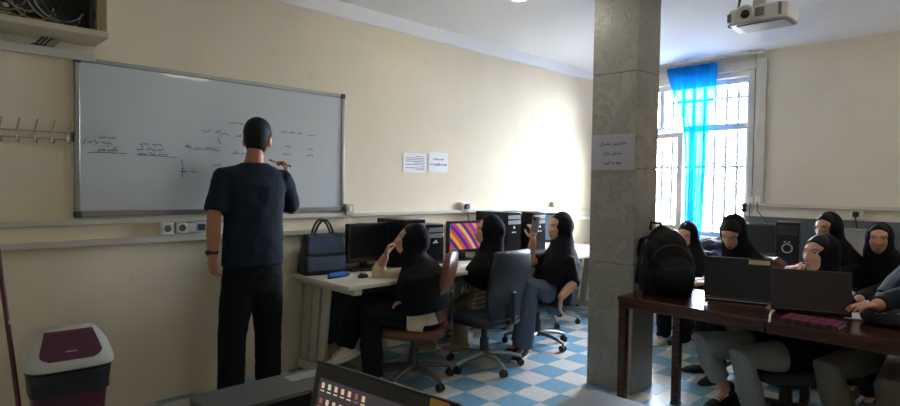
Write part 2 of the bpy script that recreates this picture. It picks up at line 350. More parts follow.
tag(co, 'sheer bright blue curtain gathered in front of the barred window', 'curtain')
# white trunking down beside the window
tr_ = thing('cable_duct', 'white vertical cable duct running down beside the window', 'cable duct', (XW-.02, -.68, 1.3))
part('duct', lambda m: (m.box((XW-.03, -.625, 1.24), (XW, -.57, ZC-.02)), ), trunk_m, tr_, bev=.004)
part('duct', lambda m: (m.box((XW-.045, -.745, 1.335), (XW, -.64, 2.90)), ), trunk_m, tr_, bev=.006)
part('duct', lambda m: (m.box((XW-.045, -.64, 2.80), (XW, 1.0, 2.90)), ), trunk_m, tr_, bev=.006)
d = thing('dado_duct', 'cream horizontal cable duct along the window wall above the grey band', 'cable duct', (XW-.02, -2.5, 1.30))
part('duct', lambda m: m.box((XW-.04, YB+.02, 1.30), (XW, -.64, 1.34)), trunk_m, d, bev=.005)
# ducts along the whiteboard wall
for (z0, z1, dd, lab) in ((1.205, 1.24, .035, 'narrow cream cable duct running under the whiteboard, upper of two'), (1.075, 1.115, .05, 'wider cream cable duct along the whiteboard wall, lower of two')):
    d = thing('wall_duct', lab, 'cable duct', (0, YW-.02, z0))
    part('duct', lambda m: m.box((XL, YW-dd, z0), (XW-.05, YW, z1)), trunk_m, d, bev=.005)
# outside
grass = mat('grey_asphalt', lin(150, 150, 150), .9, noise=.2, nscale=.3)
struct('ground', bx((XW+6, -60, -5.2), (120, 90, -5)), grass)
brick = mat('pink_render', lin(205, 150, 140), .8, noise=.06, nscale=.6); pale = mat('pale_render', lin(215, 205, 195), .8)
winm = mat('blue_house_glass', lin(110, 130, 150), .1)
def house(name, lab, px0, px1, pytop, X, mw, floors, cols):
    a, b = wx(px0, pytop, X), wx(px1, pytop, X); y0, y1 = sorted((a[1], b[1])); zt = max(a[2], b[2])
    r = thing(name, lab, 'building', (X+4, (y0+y1)/2, -5), group=None)
    part('wall', lambda m: m.box((X, y0, -5), (X+8, y1, zt)), mw, r)
    part('roof', lambda m: m.box((X-.5, y0-.3, zt), (X+8.5, y1+.3, zt+.5)), mat('roof_tiles', lin(190, 110, 95), .8, noise=.1, nscale=2), r)
    for i in range(floors):
        for k in range(cols):
            yy = y0+(k+.5)*(y1-y0)/cols; z = zt-1.8-i*2.9
            fr_ = part('window', lambda m: m.box((X-.06, yy-.65, z-.75), (X, yy+.65, z+.75)), frame_m, r)
            part('pane', lambda m: m.box((X-.08, yy-.5, z-.6), (X-.06, yy+.5, z+.6)), winm, fr_)
house('apartment_building', 'pink apartment block with white windows beyond the open casement', 640, 674, 178, 44, brick, 3, 3)
house('apartment_building', 'pale low building far beyond the barred window', 690, 722, 187, 60, pale, 2, 4)
leaf = mat('leaves', lin(120, 150, 70), .9, noise=.25, nscale=4)
for (px, py, X, lab) in ((652, 212, 32, 'green bush outside below the pink building, left one'), (668, 216, 30, 'green bush outside below the pink building, right one')):
    p = wx(px, py, X); r = thing('bush', lab, 'bush', (p[0], p[1], -5))
    def f(m):
        for k in range(16): m.ell(p+V(random.uniform(-.7, .7), random.uniform(-.7, .7), random.uniform(-1.6, .2)), (.6, .6, .5), n=8, m=6)
    part('foliage', f, leaf, r); part('stem', lambda m: m.cyl((p[0], p[1], -5), (p[0], p[1], p[2]-.6), .15), mat('bark', (.1, .07, .05), .9), r)

# ================================================================ PILLAR
PX0, PX1, PY0, PY1 = .585, .905, -.84, -.475
pil = bpy.data.objects.new('pillar', None); COL.objects.link(pil); pil.location = (.745, -.66, 0); pil['kind'] = 'structure'; WLOC['pillar'] = V(.745, -.66, 0)
zj = [0, .93, 1.62, 2.31, ZC]
for a, b in zip(zj, zj[1:]):
    part('stone_cladding', lambda m: m.box((PX0, PY0, a+.002), (PX1, PY1, b-.002)), marble, pil, bev=.004)
part('core', lambda m: m.box((PX0+.006, PY0+.006, 0), (PX1-.006, PY1-.006, ZC)), mat('joint_mortar', (.12, .11, .1), .9), pil)
# ================================================================ WRITING
AR = {'ا': (0xFE8D, 2), 'آ': (0xFE81, 2), 'ب': (0xFE8F, 4), 'ت': (0xFE95, 4), 'ج': (0xFE9D, 4), 'د': (0xFEA9, 2), 'ر': (0xFEAD, 2), 'س': (0xFEB1, 4), 'ص': (0xFEB9, 4), 'ش': (0xFEB5, 4), 'ط': (0xFEC1, 4),
      'ع': (0xFEC9, 4), 'ف': (0xFED1, 4), 'ک': (0xFB8E, 4), 'گ': (0xFB92, 4), 'ل': (0xFEDD, 4), 'م': (0xFEE1, 4), 'ن': (0xFEE5, 4), 'ه': (0xFEE9, 4), 'و': (0xFEED, 2), 'ی': (0xFBFC, 4)}
def shape(s):
    out = []
    for i, c in enumerate(s):
        if c not in AR: out.append(c); continue
        b, n = AR[c]; prev = i > 0 and s[i-1] in AR and AR[s[i-1]][1] == 4; nxt = i+1 < len(s) and s[i+1] in AR and n == 4
        k = 3 if prev and nxt else 2 if nxt else 1 if prev else 0
        out.append(chr(b+k))
    return ''.join(reversed(out))
def text_mb(s, size, o, u, v, depth=.0006, align='CENTER', bold=0, width=None):
    """flat lettering as thin geometry at o, reading along u, up v"""
    cu = bpy.data.curves.new('t', 'FONT'); cu.body = s; cu.size = size; cu.align_x = align; cu.align_y = 'CENTER'; cu.offset = bold; cu.resolution_u = 3
    ob = bpy.data.objects.new('t', cu); COL.objects.link(ob)
    dg = bpy.context.evaluated_depsgraph_get(); me = bpy.data.meshes.new_from_object(ob.evaluated_get(dg), depsgraph=dg)
    o, u, v = (np.asarray(q, float) for q in (o, u, v)); w_ = np.cross(u, v)
    k = 1
    if width: xs = [p.co[0] for p in me.vertices]; k = width/(max(xs)-min(xs))
    mb = MB(); mb.add([o+u*p.co[0]*k+v*p.co[1]*k+w_*depth for p in me.vertices], [tuple(f.vertices) for f in me.polygons])
    bpy.data.objects.remove(ob); bpy.data.curves.remove(cu); bpy.data.meshes.remove(me); return mb
ink = mat('black_print', (.01, .01, .01), .7); blue_ink = mat('blue_marker_ink', (.02, .03, .12), .6)
paper = mat('white_paper', lin(236, 236, 240), .7); paper_g = mat('grey_paper', lin(172, 172, 180), .7)
DOWN = V(0, 0, 1)
# sign on the pillar
sgx = PX0-.0015
a, b = wx(592, 134.5, sgx), wx(634.5, 170, sgx); y0, y1 = b[1], a[1]; z1, z0 = 1.775, 1.565
z1 = (wx(592, 135, sgx)[2]+wx(634, 134, sgx)[2])/2; z0 = (wx(592, 170, sgx)[2]+wx(634, 170, sgx)[2])/2
y0 = max(y0, PY0+.004); yc = (y0+y1)/2; h = z1-z0
sg = thing('notice_sign', 'grey paper notice with three lines of Persian print on the stone pillar', 'sign', (sgx, yc, z0))
part('sheet', lambda m: m.box((sgx-.0015, y0, z0), (sgx+.0013, y1, z1)), paper_g, sg)
for k, s_ in enumerate(('لطفا بدون هماهنگی', 'صندلی ها را', 'جابه جا نکنید')):
    obj('print', text_mb(shape(s_), h*.30, (sgx-.0019, yc, z1-h*(.26+.27*k)), (0, -1, 0), (0, 0, 1), bold=.0022, width=(y1-y0)*(.62, .40, .43)[k]), ink, sg)
# papers on the whiteboard wall
def wall_paper(px0, px1, py0, py1, lab):
    a, b = wy(px0, py0), wy(px1, py1); z1, z0 = a[2], b[2]
    r = thing('notice_paper', lab, 'paper', ((a[0]+b[0])/2, YW-.002, z0), group=None)
    part('sheet', lambda m: m.box((a[0], YW-.004, z0), (b[0], YW-.001, z1)), paper, r); return r, a[0], b[0], z0, z1
r, xa, xb, z0, z1 = wall_paper(403, 425.5, 152.5, 173, 'white paper of small print on the cream wall, left one of two')
mb = MB()
for k, (l0, l1) in enumerate(((.55, .92), (.1, .92), (.1, .9), (.12, .92), (.5, .92), (.1, .92), (.85, .92), (.1, .92), (.55, .92))):
    zz = z1-(z1-z0)*(.16+.085*k); x = xa+(xb-xa)*l0
    while x < xa+(xb-xa)*l1: wd_ = random.uniform(.006, .016); mb.box((x, YW-.0046, zz-.003), (x+wd_, YW-.0042, zz+.003)); x += wd_+.004
obj('print', mb, mat('grey_print', (.12, .12, .14), .7), r)
r, xa, xb, z0, z1 = wall_paper(428.5, 447.5, 152, 172.5, 'white paper with two bold Persian lines on the cream wall, right one of two')
for k, s_ in enumerate(('رعایت نظافت', 'برای همه الزامی است')):
    obj('print', text_mb(shape(s_), (.052, .04)[k], ((xa+xb)/2, YW-.0046, z1-(z1-z0)*(.33+.27*k)), (1, 0, 0), (0, 0, 1), bold=.0025, width=(xb-xa)*(.56, .86)[k]), ink, r)
# ================================================================ WHITEBOARD
XB0, XB1, ZB0, ZB1 = -2.384, -.458, 1.256, 2.228
wbm = mat('whiteboard_enamel', lin(196, 202, 204), .3, noise=.025, nscale=2, coat=.5)
wb = thing('whiteboard', 'long white board with handwriting in an aluminium frame on the wall', 'whiteboard', ((XB0+XB1)/2, YW-.01, ZB0))
alf = mat('aluminium_frame', (.36, .37, .37), .35, .9)
f = .028
part('writing_surface', lambda m: m.box((XB0+.01, YW-.022, ZB0+.01), (XB1-.01, YW-.012, ZB1-.01)), wbm, wb)
part('backing', lambda m: m.box((XB0+.01, YW-.012, ZB0+.01), (XB1-.01, YW, ZB1-.01)), mat('board_backing', (.2, .16, .12), .8), wb)
part('frame', lambda m: (m.box((XB0, YW-.032, ZB0), (XB0+f, YW, ZB1)), m.box((XB1-f, YW-.032, ZB0), (XB1, YW, ZB1)), m.box((XB0, YW-.032, ZB1-f), (XB1, YW, ZB1)), m.box((XB0, YW-.036, ZB0), (XB1, YW, ZB0+.036))), alf, wb, bev=.004)
for (x, z) in ((XB0, ZB1), (XB1, ZB1), (XB0, ZB0), (XB1, ZB0)):
    part('corner_cap', lambda m: m.box((x-.004 if x == XB0 else x-.035, YW-.038, z-.035 if z == ZB1 else z-.004), (x+.035 if x == XB0 else x+.004, YW-.001, z+.004 if z == ZB1 else z+.035)), dark_grey, wb, bev=.006)
# handwriting: cursive strokes as on the board
YI = YW-.0228
def scrawl(mb, px0, px1, py, amp=1.5, seed=0, w_=.0042):
    rg = random.Random(seed); a, b = wy(px0, py, YI), wy(px1, py + (px1-px0)*.03, YI); x = b[0]
    while x > a[0]:
        L = rg.uniform(.035, .075); n = int(rg.uniform(8, 15)); pts = []; ph = rg.uniform(0, 6)
        for k in range(n):
            q = k/(n-1); zz = a[2]+amp*.0085*(math.sin(ph+k*1.9)*.5*(1-.3*q)+(.9 if rg.random() < .16 else 0)-(.7 if k == n-1 and rg.random() < .5 else 0))
            pts.append(V(x-L*q, YI, zz))
        stroke(mb, pts, w_)
        for k in range(rg.randint(0, 2)): p = V(x-rg.uniform(.1, .9)*L, YI, a[2]+amp*.0085*rg.choice((1.5, -1.2))); stroke(mb, [p, p+V(.004, 0, .001)], w_)
        x -= L+rg.uniform(.008, .02)
def stroke(mb, pts, w_=.0042): mb.sweep(pts, .0006, w_/2, side=(0, 1, 0), n=6)
def line(mb, *pp, w_=.0042): stroke(mb, [wy(x, y, YI) for x, y in pp], w_)
for i, (x0, x1, y_, am) in enumerate(((97, 116, 137.3, 1), (86, 112, 142, 1.6), (101, 118, 149.8, 1.5), (146, 162, 144.5, 1.4), (143, 164, 149.6, 1.3), (138, 168, 153.6, 1.3),
        (202, 221, 131.3, 1.5), (222, 230, 134.2, 1.3), (236, 242, 136, 1.3), (230, 244, 123, 1), (186, 192, 147, 2), (196, 220, 149.3, 1.6), (186, 196, 171.5, 1.5),
        (214, 221, 165.3, 1.8), (237, 248, 153.3, 2), (283, 302, 132.2, 1.2), (307, 316, 135, 1.4), (284, 291, 146.5, 1.2), (306, 313, 149.3, 1.2), (308, 313, 156, 1.6), (288, 291, 154.6, 1.6))):
    mb = MB(); scrawl(mb, x0, x1, y_, am, seed=i*7+3); obj('handwriting', mb, blue_ink, wb)
mb = MB(); line(mb, (87.5, 152.3), (104, 152.4), (113, 152.9), (127, 153.7)); obj('underline', mb, blue_ink, wb)
mb = MB(); line(mb, (137, 154.6), (158, 156), (177, 157.6), w_=.004); obj('underline', mb, blue_ink, wb)
mb = MB(); line(mb, (180, 160.3), (182.5, 160), (182, 165), (183.7, 168), (182.2, 171), (182.4, 178), w_=.0042); obj('brace', mb, blue_ink, wb)
mb = MB(); line(mb, (218.3, 137), (219, 141), (220.3, 144)); line(mb, (219.3, 141), (220.4, 144), (221, 141.3)); obj('arrow', mb, blue_ink, wb)
mb = MB(); line(mb, (86.5, 139), (84.3, 140.6), (82.8, 142.5), (85, 144)); obj('letter', mb, blue_ink, wb)
mb = MB(); line(mb, (187, 152.5), (198, 147.3), (206, 147.8), (216, 148.8), w_=.002); obj('underline', mb, blue_ink, wb)
# ================================================================ SOCKETS
def socket(px, py, y, lab, rnd=True, s_=.082, plug=False):
    c = wy(px, py, YW); r = thing('wall_socket', lab, 'socket', (c[0], YW-.02, c[2]-s_/2))
    part('plate', lambda m: m.box((c[0]-s_/2, YW-.042, c[2]-s_/2), (c[0]+s_/2, YW, c[2]+s_/2)), white_m, r, bev=.008)
    part('socket_ring', lambda m: m.lathe((c[0], YW-.042, c[2]), [(.033, 0), (.033, .006), (.026, .006), (.024, -.0), (0, 0)], axis=(0, -1, 0)), white_m, r)
    part('socket_face', lambda m: (m.lathe((c[0], YW-.0425, c[2]), [(.022, 0), (.022, .0015)], axis=(0, -1, 0))), mat('mid_grey_plastic', lin(120, 116, 108), .5), r)
    return c
socket(165.5, 228.3, 0, 'round white socket between the two wall ducts, leftmost of the three by the man')
socket(180, 227.6, 0, 'flat cream socket between the two ducts, middle of three', s_=.07)
c = wy(196, 227, YW); r = thing('double_socket', 'wide pale double socket between the ducts by the standing man\'s wrist', 'socket', (c[0], YW-.02, c[2]-.035))
part('plate', lambda m: m.box((c[0]-.09, YW-.035, c[2]-.036), (c[0]+.07, YW, c[2]+.036)), silver_pl, r, bev=.006)
part('insert', lambda m: (m.box((c[0]+.0, YW-.038, c[2]-.022), (c[0]+.05, YW-.035, c[2]+.022)),), dark_grey, r, bev=.003)
part('insert', lambda m: (m.box((c[0]-.07, YW-.038, c[2]-.022), (c[0]-.02, YW-.035, c[2]+.022)),), trunk_m, r, bev=.003)
c = socket(462.5, 207, 0, 'cream wall socket above the duct with a black plug beside the monitor', s_=.10)
c2 = wy(467.5, 206.5, YW-.05)
pg = thing('power_plug', 'black plug with a cable hanging in the socket above the colourful monitor', 'plug', c2)
part('plug_body', lambda m: m.box(c2-V(.03, .012, .028), c2+V(.03, .05, .028)), black_pl, pg, bev=.008)
part('plug_cable', lambda m: m.tube([c2+V(0, -.005, -.03), c2+V(.004, -.01, -.12), c2+V(.0, .0, -.28), c2+V(.01, 0, -.40)], .005), black_pl, pg)
socket(553, 205.5, 0, 'round white socket on the bright wall above the phone', s_=.10)
c = wy(346, 209, YW); r = thing('junction_box', 'small beige switch box at the lower right corner of the whiteboard', 'switch box', (c[0], YW-.02, c[2]-.05))
part('box', lambda m: m.box((c[0]-.03, YW-.05, c[2]-.05), (c[0]+.05, YW, c[2]+.045)), mat('beige_plastic', lin(190, 182, 165), .5), r, bev=.005)
part('switch', lambda m: m.box((c[0]-.005, YW-.056, c[2]-.02), (c[0]+.022, YW-.05, c[2]+.02)), white_m, r, bev=.002)
for dx in (0, .03): part('cable', lambda m: m.tube([c+V(dx, -.03, -.05), c+V(dx-.015, -.035, -.13), c+V(dx+.02, -.04, -.2), c+V(dx+.02, -.06, -.33)], .004), white_m, r)
c = wy(362, 221, YW-.05); r = thing('cable_adapter', 'red and white cable adapter lying on the wall duct above the black monitor', 'adapter', c)
part('body', lambda m: m.box((c[0]-.05, YW-.05, 1.1155), (c[0]+.03, YW-.02, 1.15)), mat('red_plastic', (.35, .05, .03), .5), r, bev=.01)
part('connector', lambda m: m.box((c[0]+.03, YW-.047, 1.1155), (c[0]+.11, YW-.022, 1.145)), white_m, r, bev=.01)
part('cable', lambda m: m.tube([V(c[0]-.05, YW-.056, 1.13), V(c[0]-.10, YW-.06, 1.10), V(c[0]-.12, YW-.062, 1.03)], .005), mat('red_plastic', (.35, .05, .03)), r)
# socket & plug on the window wall
c = wx(857, 214, XW); r = thing('wall_socket', 'white wall socket with a black plug above the grey band', 'socket', (XW-.02, c[1], c[2]-.05))
part('plate', lambda m: m.box((XW-.03, c[1]-.05, c[2]-.05), (XW, c[1]+.05, c[2]+.05)), white_m, r, bev=.006)
part('socket_face', lambda m: m.lathe((XW-.03, c[1], c[2]), [(.035, 0), (.035, .004)], axis=(-1, 0, 0)), white_m, r)
r = thing('power_plug', 'black plug in the socket on the window wall with hanging cable', 'plug', (XW-.05, c[1], c[2]))
part('plug_body', lambda m: m.box((XW-.08, c[1]-.026, c[2]-.03), (XW-.034, c[1]+.026, c[2]+.026)), black_pl, r, bev=.012)
part('plug_cable', lambda m: m.tube([V(XW-.06, c[1], c[2]-.03), V(XW-.05, c[1]-.01, c[2]-.12), V(XW-.06, c[1]-.05, c[2]-.24), V(XW-.06, c[1]-.05, c[2]-.42)], .006), black_pl, r)
# plugs near the window
for k, (px, py, lab) in enumerate(((752, 201, 'white socket at the foot of the vertical duct, nearer the window'), (759, 200, 'white socket at the foot of the vertical duct, farther right'))):
    c = wx(px, py, XW); r = thing('wall_socket', lab, 'socket', (XW-.04, c[1], c[2]-.04))
    part('plate', lambda m: m.box((XW-.055, c[1]-.028, c[2]-.045), (XW-.0455, c[1]+.028, c[2]+.045)), white_m, r, bev=.004)
    part('back_box', lambda m: m.box((XW-.0455, c[1]-.025, c[2]-.04), (XW, c[1]+.025, c[2]+.04)), white_m, r)
    part('cable', lambda m: m.tube([V(XW-.06, c[1], c[2]-.02), V(XW-.07, c[1]-.01*k, c[2]-.12), V(XW-.07, c[1]-.16*k, c[2]-.3), V(XW-.07, c[1]-.25*k, c[2]-.45)], .005), mat('green_black_cable', (.02, .05, .03), .5), r)
c = wx(744, 208, XW-.03); r = thing('tap_valve', 'dark knob of a heating pipe at the lower corner of the window', 'valve', c)
part('knob', lambda m: (m.ell(c+V(0, 0, .03), (.03, .03, .03)), m.ell(c-V(0, 0, .02), (.028, .028, .026))), dark_grey, r)
part('pipe', lambda m: (m.cyl(c-V(0, .0, .035), V(c[0], c[1], 0), .011), m.cyl(c, c+V(.03, 0, 0), .012)), white_m, r)
# ================================================================ WALL CABINET (open network rack), SHELF RAIL, HOOKS
XC1 = -2.268; YC0 = .955; ZC0 = 2.305
cabm = mat('cream_steel_cabinet', lin(196, 186, 160), .4, noise=.04, nscale=5)
cab = thing('network_cabinet', 'cream open fronted network cabinet full of cables on the wall', 'cabinet', (-2.75, 1.0, ZC0))
X2 = -3.3; ZT = ZC0+.45
part('bottom_panel', lambda m: m.box((X2, YC0, ZC0), (XC1, YW, ZC0+.035)), cabm, cab, bev=.003)
part('side_panel', lambda m: m.box((XC1-.02, YC0+.06, ZC0+.035), (XC1, YW, ZT)), cabm, cab, bev=.003)
part('side_panel', lambda m: m.box((X2, YC0, ZC0+.035), (X2+.02, YW, ZT)), cabm, cab, bev=.003)
part('top_panel', lambda m: m.box((X2, YC0, ZT), (XC1, YW, ZT+.03)), cabm, cab, bev=.003)
part('back_panel', lambda m: m.box((X2+.02, YW-.02, ZC0+.035), (XC1-.02, YW, ZT)), dark_grey, cab)
part('mounting_rail', lambda m: m.box((XC1-.085, YC0+.05, ZC0+.035), (XC1-.062, YC0+.08, ZT)), dark_grey, cab)
part('wooden_strip', lambda m: m.box((XC1-.056, YC0+.02, ZC0+.04), (XC1-.006, YC0+.05, ZT)), wood_mat('pale_wood_strip', (.25, .16, .07), (.4, .27, .13), .5), cab)
sw = thing('network_switch', 'black switch box inside the open network cabinet', 'network switch', (-2.75, 1.17, ZC0+.036))
part('case', lambda m: m.box((-3.2, 1.10, ZC0+.036), (-2.42, 1.24, ZC0+.10)), black_pl, sw, bev=.004)
part('label', lambda m: m.ell(wy(5, 5, 1.07), (.018, .004, .014)), white_m, sw)
part('bracket', lambda m: m.cyl(V(wy(5, 5, 1.08)[0], 1.11, ZC0+.09), wy(5, 5, 1.075), .006), black_pl, sw)
cb = [mat('grey_cable', lin(150, 140, 125), .5), mat('beige_cable', lin(170, 150, 110), .5), mat('dark_cable', (.05, .05, .055), .5)]
def cab_pt(x, z, y): return V(x, y, z)
for k in range(18):
    rg = random.Random(k); x0 = -2.85+rg.random()*.42; rr = rg.uniform(.06, .13); yy = rg.uniform(.995, 1.06); zc = ZC0+.05+rr+rg.random()*.05; pts = []
    a0 = rg.uniform(2.2, 3.4)
    for q in range(15): a = a0+q/14*rg.uniform(3.0, 3.1); pts.append(V(x0+rr*1.1*math.cos(a), yy+.03*math.sin(a*1.3)+.004*k, zc+rr*math.sin(a)))
    mb = MB(); mb.tube(pts, .0048, n=6); o = obj('network_cable', mb, cb[k % 3])
    tag(o, '%s loop of network cable hanging in the open cabinet' % ('grey', 'beige', 'dark')[k % 3], 'cable', 'cable loops in the network cabinet, %s' % ('grey', 'beige', 'dark')[k % 3])
for k in range(5):
    x = wy(36+k*4.5, 40, YW-.05)[0]; mb = MB(); mb.tube([V(x+.03, YW-.08, ZC0-.002), V(x, YW-.05, ZC0-.04), V(x-.02, YW-.035, 2.257)], .006, n=6); o = obj('hanging_cable', mb, cb[2 if k < 3 else 0])
    tag(o, '%s cable dropping from the cabinet to the duct below' % ('dark' if k < 3 else 'grey'), 'cable', '%s cables under the cabinet' % ('dark' if k < 3 else 'grey'))
d = thing('short_duct', 'pale flat cable duct under the network cabinet ending above the whiteboard', 'cable duct', (-2.8, YW-.02, 2.2))
part('duct', lambda m: m.box((-3.5, YW-.05, 2.206), (-2.276, YW, 2.256)), trunk_m, d, bev=.004)
hk = thing('coat_hook_rack', 'chromed wire coat rack with double hooks left of the whiteboard', 'coat rack', (-2.56, YW-.02, 1.72))
zr0, zr1 = 1.762, 1.722; xr0, xr1 = -3.1, wy(71.5, 130)[0]
steel_w = mat('chromed_wire', (.5, .5, .5), .25, 1)
part('wire_rail', lambda m: m.tube([V(xr0, YW-.03, zr0+.0), V(xr1, YW-.03, zr0)], .0035), steel_w, hk)
part('wire_rail', lambda m: m.tube([V(xr0, YW-.03, zr1), V(xr1, YW-.03, zr1)], .0035), steel_w, hk)
part('end_bracket', lambda m: m.box((xr1-.004, YW-.034, zr1-.01), (xr1+.008, YW, zr0+.01)), dark_grey, hk)
for px in (-1.5, 16, 34, 51, 67):
    x = wy(px, 130)[0]
    part('hook', lambda m: m.tube([V(x+.005, YW-.075, zr0+.065), V(x, YW-.05, zr0+.02), V(x-.003, YW-.034, zr0), V(x-.003, YW-.034, zr1-.0), V(x-.003, YW-.04, zr1-.02), V(x+.003, YW-.06, zr1-.028), V(x+.004, YW-.075, zr1-.01)], .0045), steel_w, hk)
# ================================================================ CEILING LAMPS AND PROJECTOR
lamp_g = mat('lit_diffuser', (.9, .9, .88), .5, emit=(1, .93, .82), estr=LAMP)
def lampfix(x, y, lab, rz=0, r=None):
    t_ = thing('ceiling_lamp', lab, 'ceiling lamp', (x, y, ZC-.09), rz)
    local('housing', lambda m: m.box((-.31, -.09, .06), (.31, .09, .09)), white_m, t_, bev=.006)
    local('diffuser', lambda m: m.box((-.30, -.08, .0), (.30, .08, .06)), lamp_g, t_, bev=.02)
c = wz(500, -9, ZC-.09)
lampfix(c[0]+.0, c[1]+.0, 'lit ceiling lamp just reaching into the top edge of the picture')
lampfix(-.31, -2.78, 'lit ceiling lamp mirrored in the whiteboard')
lampfix(2.3, -2.6, 'added fill lamp on the ceiling over the students, unseen beyond the right edge')  # added out of view to brighten the people on the right
lampfix(3.05, -3.6, 'second added fill lamp on the ceiling, unseen beyond the right edge')  # another unseen lamp, put in to lift the dim jeans at the table
pj_m = mat('white_projector_plastic', lin(214, 212, 208), .4); pg_m = mat('grey_projector_grille', lin(120, 118, 116), .6)
pc = wd(762, 17.5, 3.6); zz = V(0, 0, 1); fw_ = V(-1, 0, 0); sd_ = np.cross(zz, fw_)
ax = (sd_, fw_, zz)
prj = thing('projector', 'white projector with a round lens hanging from the ceiling', 'projector', pc-V(0, 0, .06))
W_, D_, H_ = .345, .255, .10
def pbody(m):
    poly = [(-W_/2, 0), (-W_/2+.01, D_/2-.02), (-W_/2+.06, D_/2), (W_/2-.05, D_/2-.005), (W_/2, D_/2-.03), (W_/2, -D_/2), (-W_/2, -D_/2)]
    m.prism(poly, pc-zz*H_/2, sd_, fw_, zz*H_)
part('case', pbody, pj_m, prj, bev=.014, seg=3)
lc = pc+fw_*(D_/2)-sd_*.062+zz*.004
part('lens_ring', lambda m: m.lathe(lc-fw_*.02, [(.058, 0), (.058, .03), (.048, .036), (.04, .03), (.036, .02)], axis=fw_), pj_m, prj)
part('lens', lambda m: m.ell(lc+fw_*.005-sd_*-.006, (.026, .02, .026), ax), black_gl, prj)
part('vent', lambda m: m.obox(pc+fw_*(D_/2-.002)+sd_*.028+zz*.005, ax, (.05, .012, .05)), pg_m, prj)
part('vent', lambda m: m.obox(pc+fw_*(D_/2-.018)-sd_*.142+zz*.0, ax, (.05, .012, .05)), pg_m, prj)
part('vent', lambda m: m.obox(pc+fw_*(D_/2-.018)+sd_*.135+zz*.005, ax, (.015, .03, .07)), pg_m, prj)
part('base_plate', lambda m: m.obox(pc-zz*(H_/2+.003)+sd_*.02, ax, (W_*.8, D_*.75, .012)), mat('grey_plate', lin(150, 150, 150), .5), prj, bev=.004)
part('pole', lambda m: m.cyl(pc+zz*.07, V(pc[0], pc[1], ZC), .02), silver_pl, prj)
part('mount_arm', lambda m: (m.obox(pc+zz*.064, ax, (.16, .03, .012)), m.obox(pc+zz*.064, ax, (.03, .16, .012)), m.obox(pc+zz*.09+sd_*-.03, ax, (.05, .02, .05))), silver_pl, prj, bev=.003)
part('ceiling_plate', lambda m: m.cyl(V(pc[0], pc[1], ZC-.012), V(pc[0], pc[1], ZC), .06), silver_pl, prj)
a = pc-sd_*.16-fw_*.02
for k in (0, .022):
    mb = MB(); mb.tube([V(pc[0]-.02+k, pc[1]+.03, ZC), a+zz*.22+sd_*(.04-k), a+zz*.06+sd_*k*.5, a-sd_*.05-zz*.02-fw_*k, a-sd_*.012-zz*.032], .006); part('cable', lambda m: m.add(mb.v, mb.f), black_pl, prj)
# ================================================================ DESKS ALONG THE WHITEBOARD WALL
top_m = mat('cream_desk_laminate', lin(226, 220, 206), .35, noise=.03, nscale=6); slat_m = mat('cream_desk_metal', lin(205, 199, 184), .45)
void_m = mat('dark_blue_panel', lin(34, 36, 46), .5)
def wall_desk(x0, x1, yf, zt, lab, ends=(1, 1)):
    r = thing('computer_desk', lab, 'desk', ((x0+x1)/2, (yf+YW)/2, 0), group=None)
    part('desktop', lambda m: m.box((x0, yf, zt-.028), (x1, YW-.004, zt)), top_m, r, bev=.004)
    part('modesty_panel', lambda m: m.box((x0+.22, YW-.12, .18), (x1-.22, YW-.10, zt-.05)), void_m, r)
    for s, xe in ((1, x0+.10), (-1, x1-.10)):
        if not ends[0 if s == 1 else 1]: continue
        part('end_rail', lambda m: m.box((xe-.035, yf+.03, zt-.075), (xe+.035, YW-.06, zt-.029)), slat_m, r, bev=.004); part('floor_beam', lambda m: m.box((xe-.03, yf+.42, .02), (xe+.03, YW-.008, .085)), slat_m, r, bev=.004)
        for k in range(3):
            yt = yf+.38+k*.13; yb_ = yt+.08
            part('slat', lambda m: m.prism([(yt, zt-.075), (yt+.095, zt-.075), (yb_+.085, .085), (yb_, .085)], (xe-.012, 0, 0), (0, 1, 0), (0, 0, 1), (.024, 0, 0)), slat_m, r, bev=.003)
        for yy in (yf+.25, YW-.10): part('foot', lambda m: m.cyl((xe, yy, 0), (xe, yy, .02), .022), black_pl, r)
    return r
ZD = .772; YF = .46
wall_desk(-.935, .62, YF, ZD, 'cream computer desk with slatted end, leather bag standing on it', (1, 0))
wall_desk(.625, 2.02, YF, ZD, 'cream computer desk under the colourful lit monitor', (1, 0))
wall_desk(2.025, 3.06, YF, ZD, 'cream computer desk with slatted end nearest the stone pillar', (0, 1))
# ================================================================ DEVICES ON THE DESKS
scr_off = mat('dark_screen', (.004, .004, .005), .42, spec=.25)
def monitor(name, lab, c, wd_, ht, yaw, bez, scr, zbase, standh=.09, back=None):
    """screen centre column at c (x,y), facing yaw (0 = towards -y)"""
    r = thing(name, lab, 'monitor', (c[0], c[1], zbase), yaw)
    z0 = standh; b = .022
    local('bezel', lambda m: (m.box((-wd_/2, -.012, z0), (-wd_/2+b, .03, z0+ht)), m.box((wd_/2-b, -.012, z0), (wd_/2, .03, z0+ht)), m.box((-wd_/2, -.012, z0), (wd_/2, .03, z0+b*1.4)), m.box((-wd_/2, -.012, z0+ht-b), (wd_/2, .03, z0+ht))), bez, r, bev=.003)
    local('screen', lambda m: m.box((-wd_/2+b, -.006, z0+b*1.4), (wd_/2-b, .0, z0+ht-b)), scr, r)
    local('back_shell', lambda m: (m.box((-wd_/2+.01, .03, z0+.01), (wd_/2-.01, .05, z0+ht-.01)), m.box((-wd_/4, .05, z0+.05), (wd_/4, .09, z0+ht-.06))), back or bez, r, bev=.012)
    local('neck', lambda m: m.box((-.035, .05, .01), (.035, .075, z0+.09)), black_pl, r, bev=.006)
    local('stand_base', lambda m: m.sweep([(0, .05, 0), (0, .05, .012)], [.12, .11], [.10, .09], side=(1, 0, 0), n=28, round_ends=False), black_pl, r, bev=.003)
    return r
a, b = wy(346, 264, 1.02), wy(387, 226, 1.05)
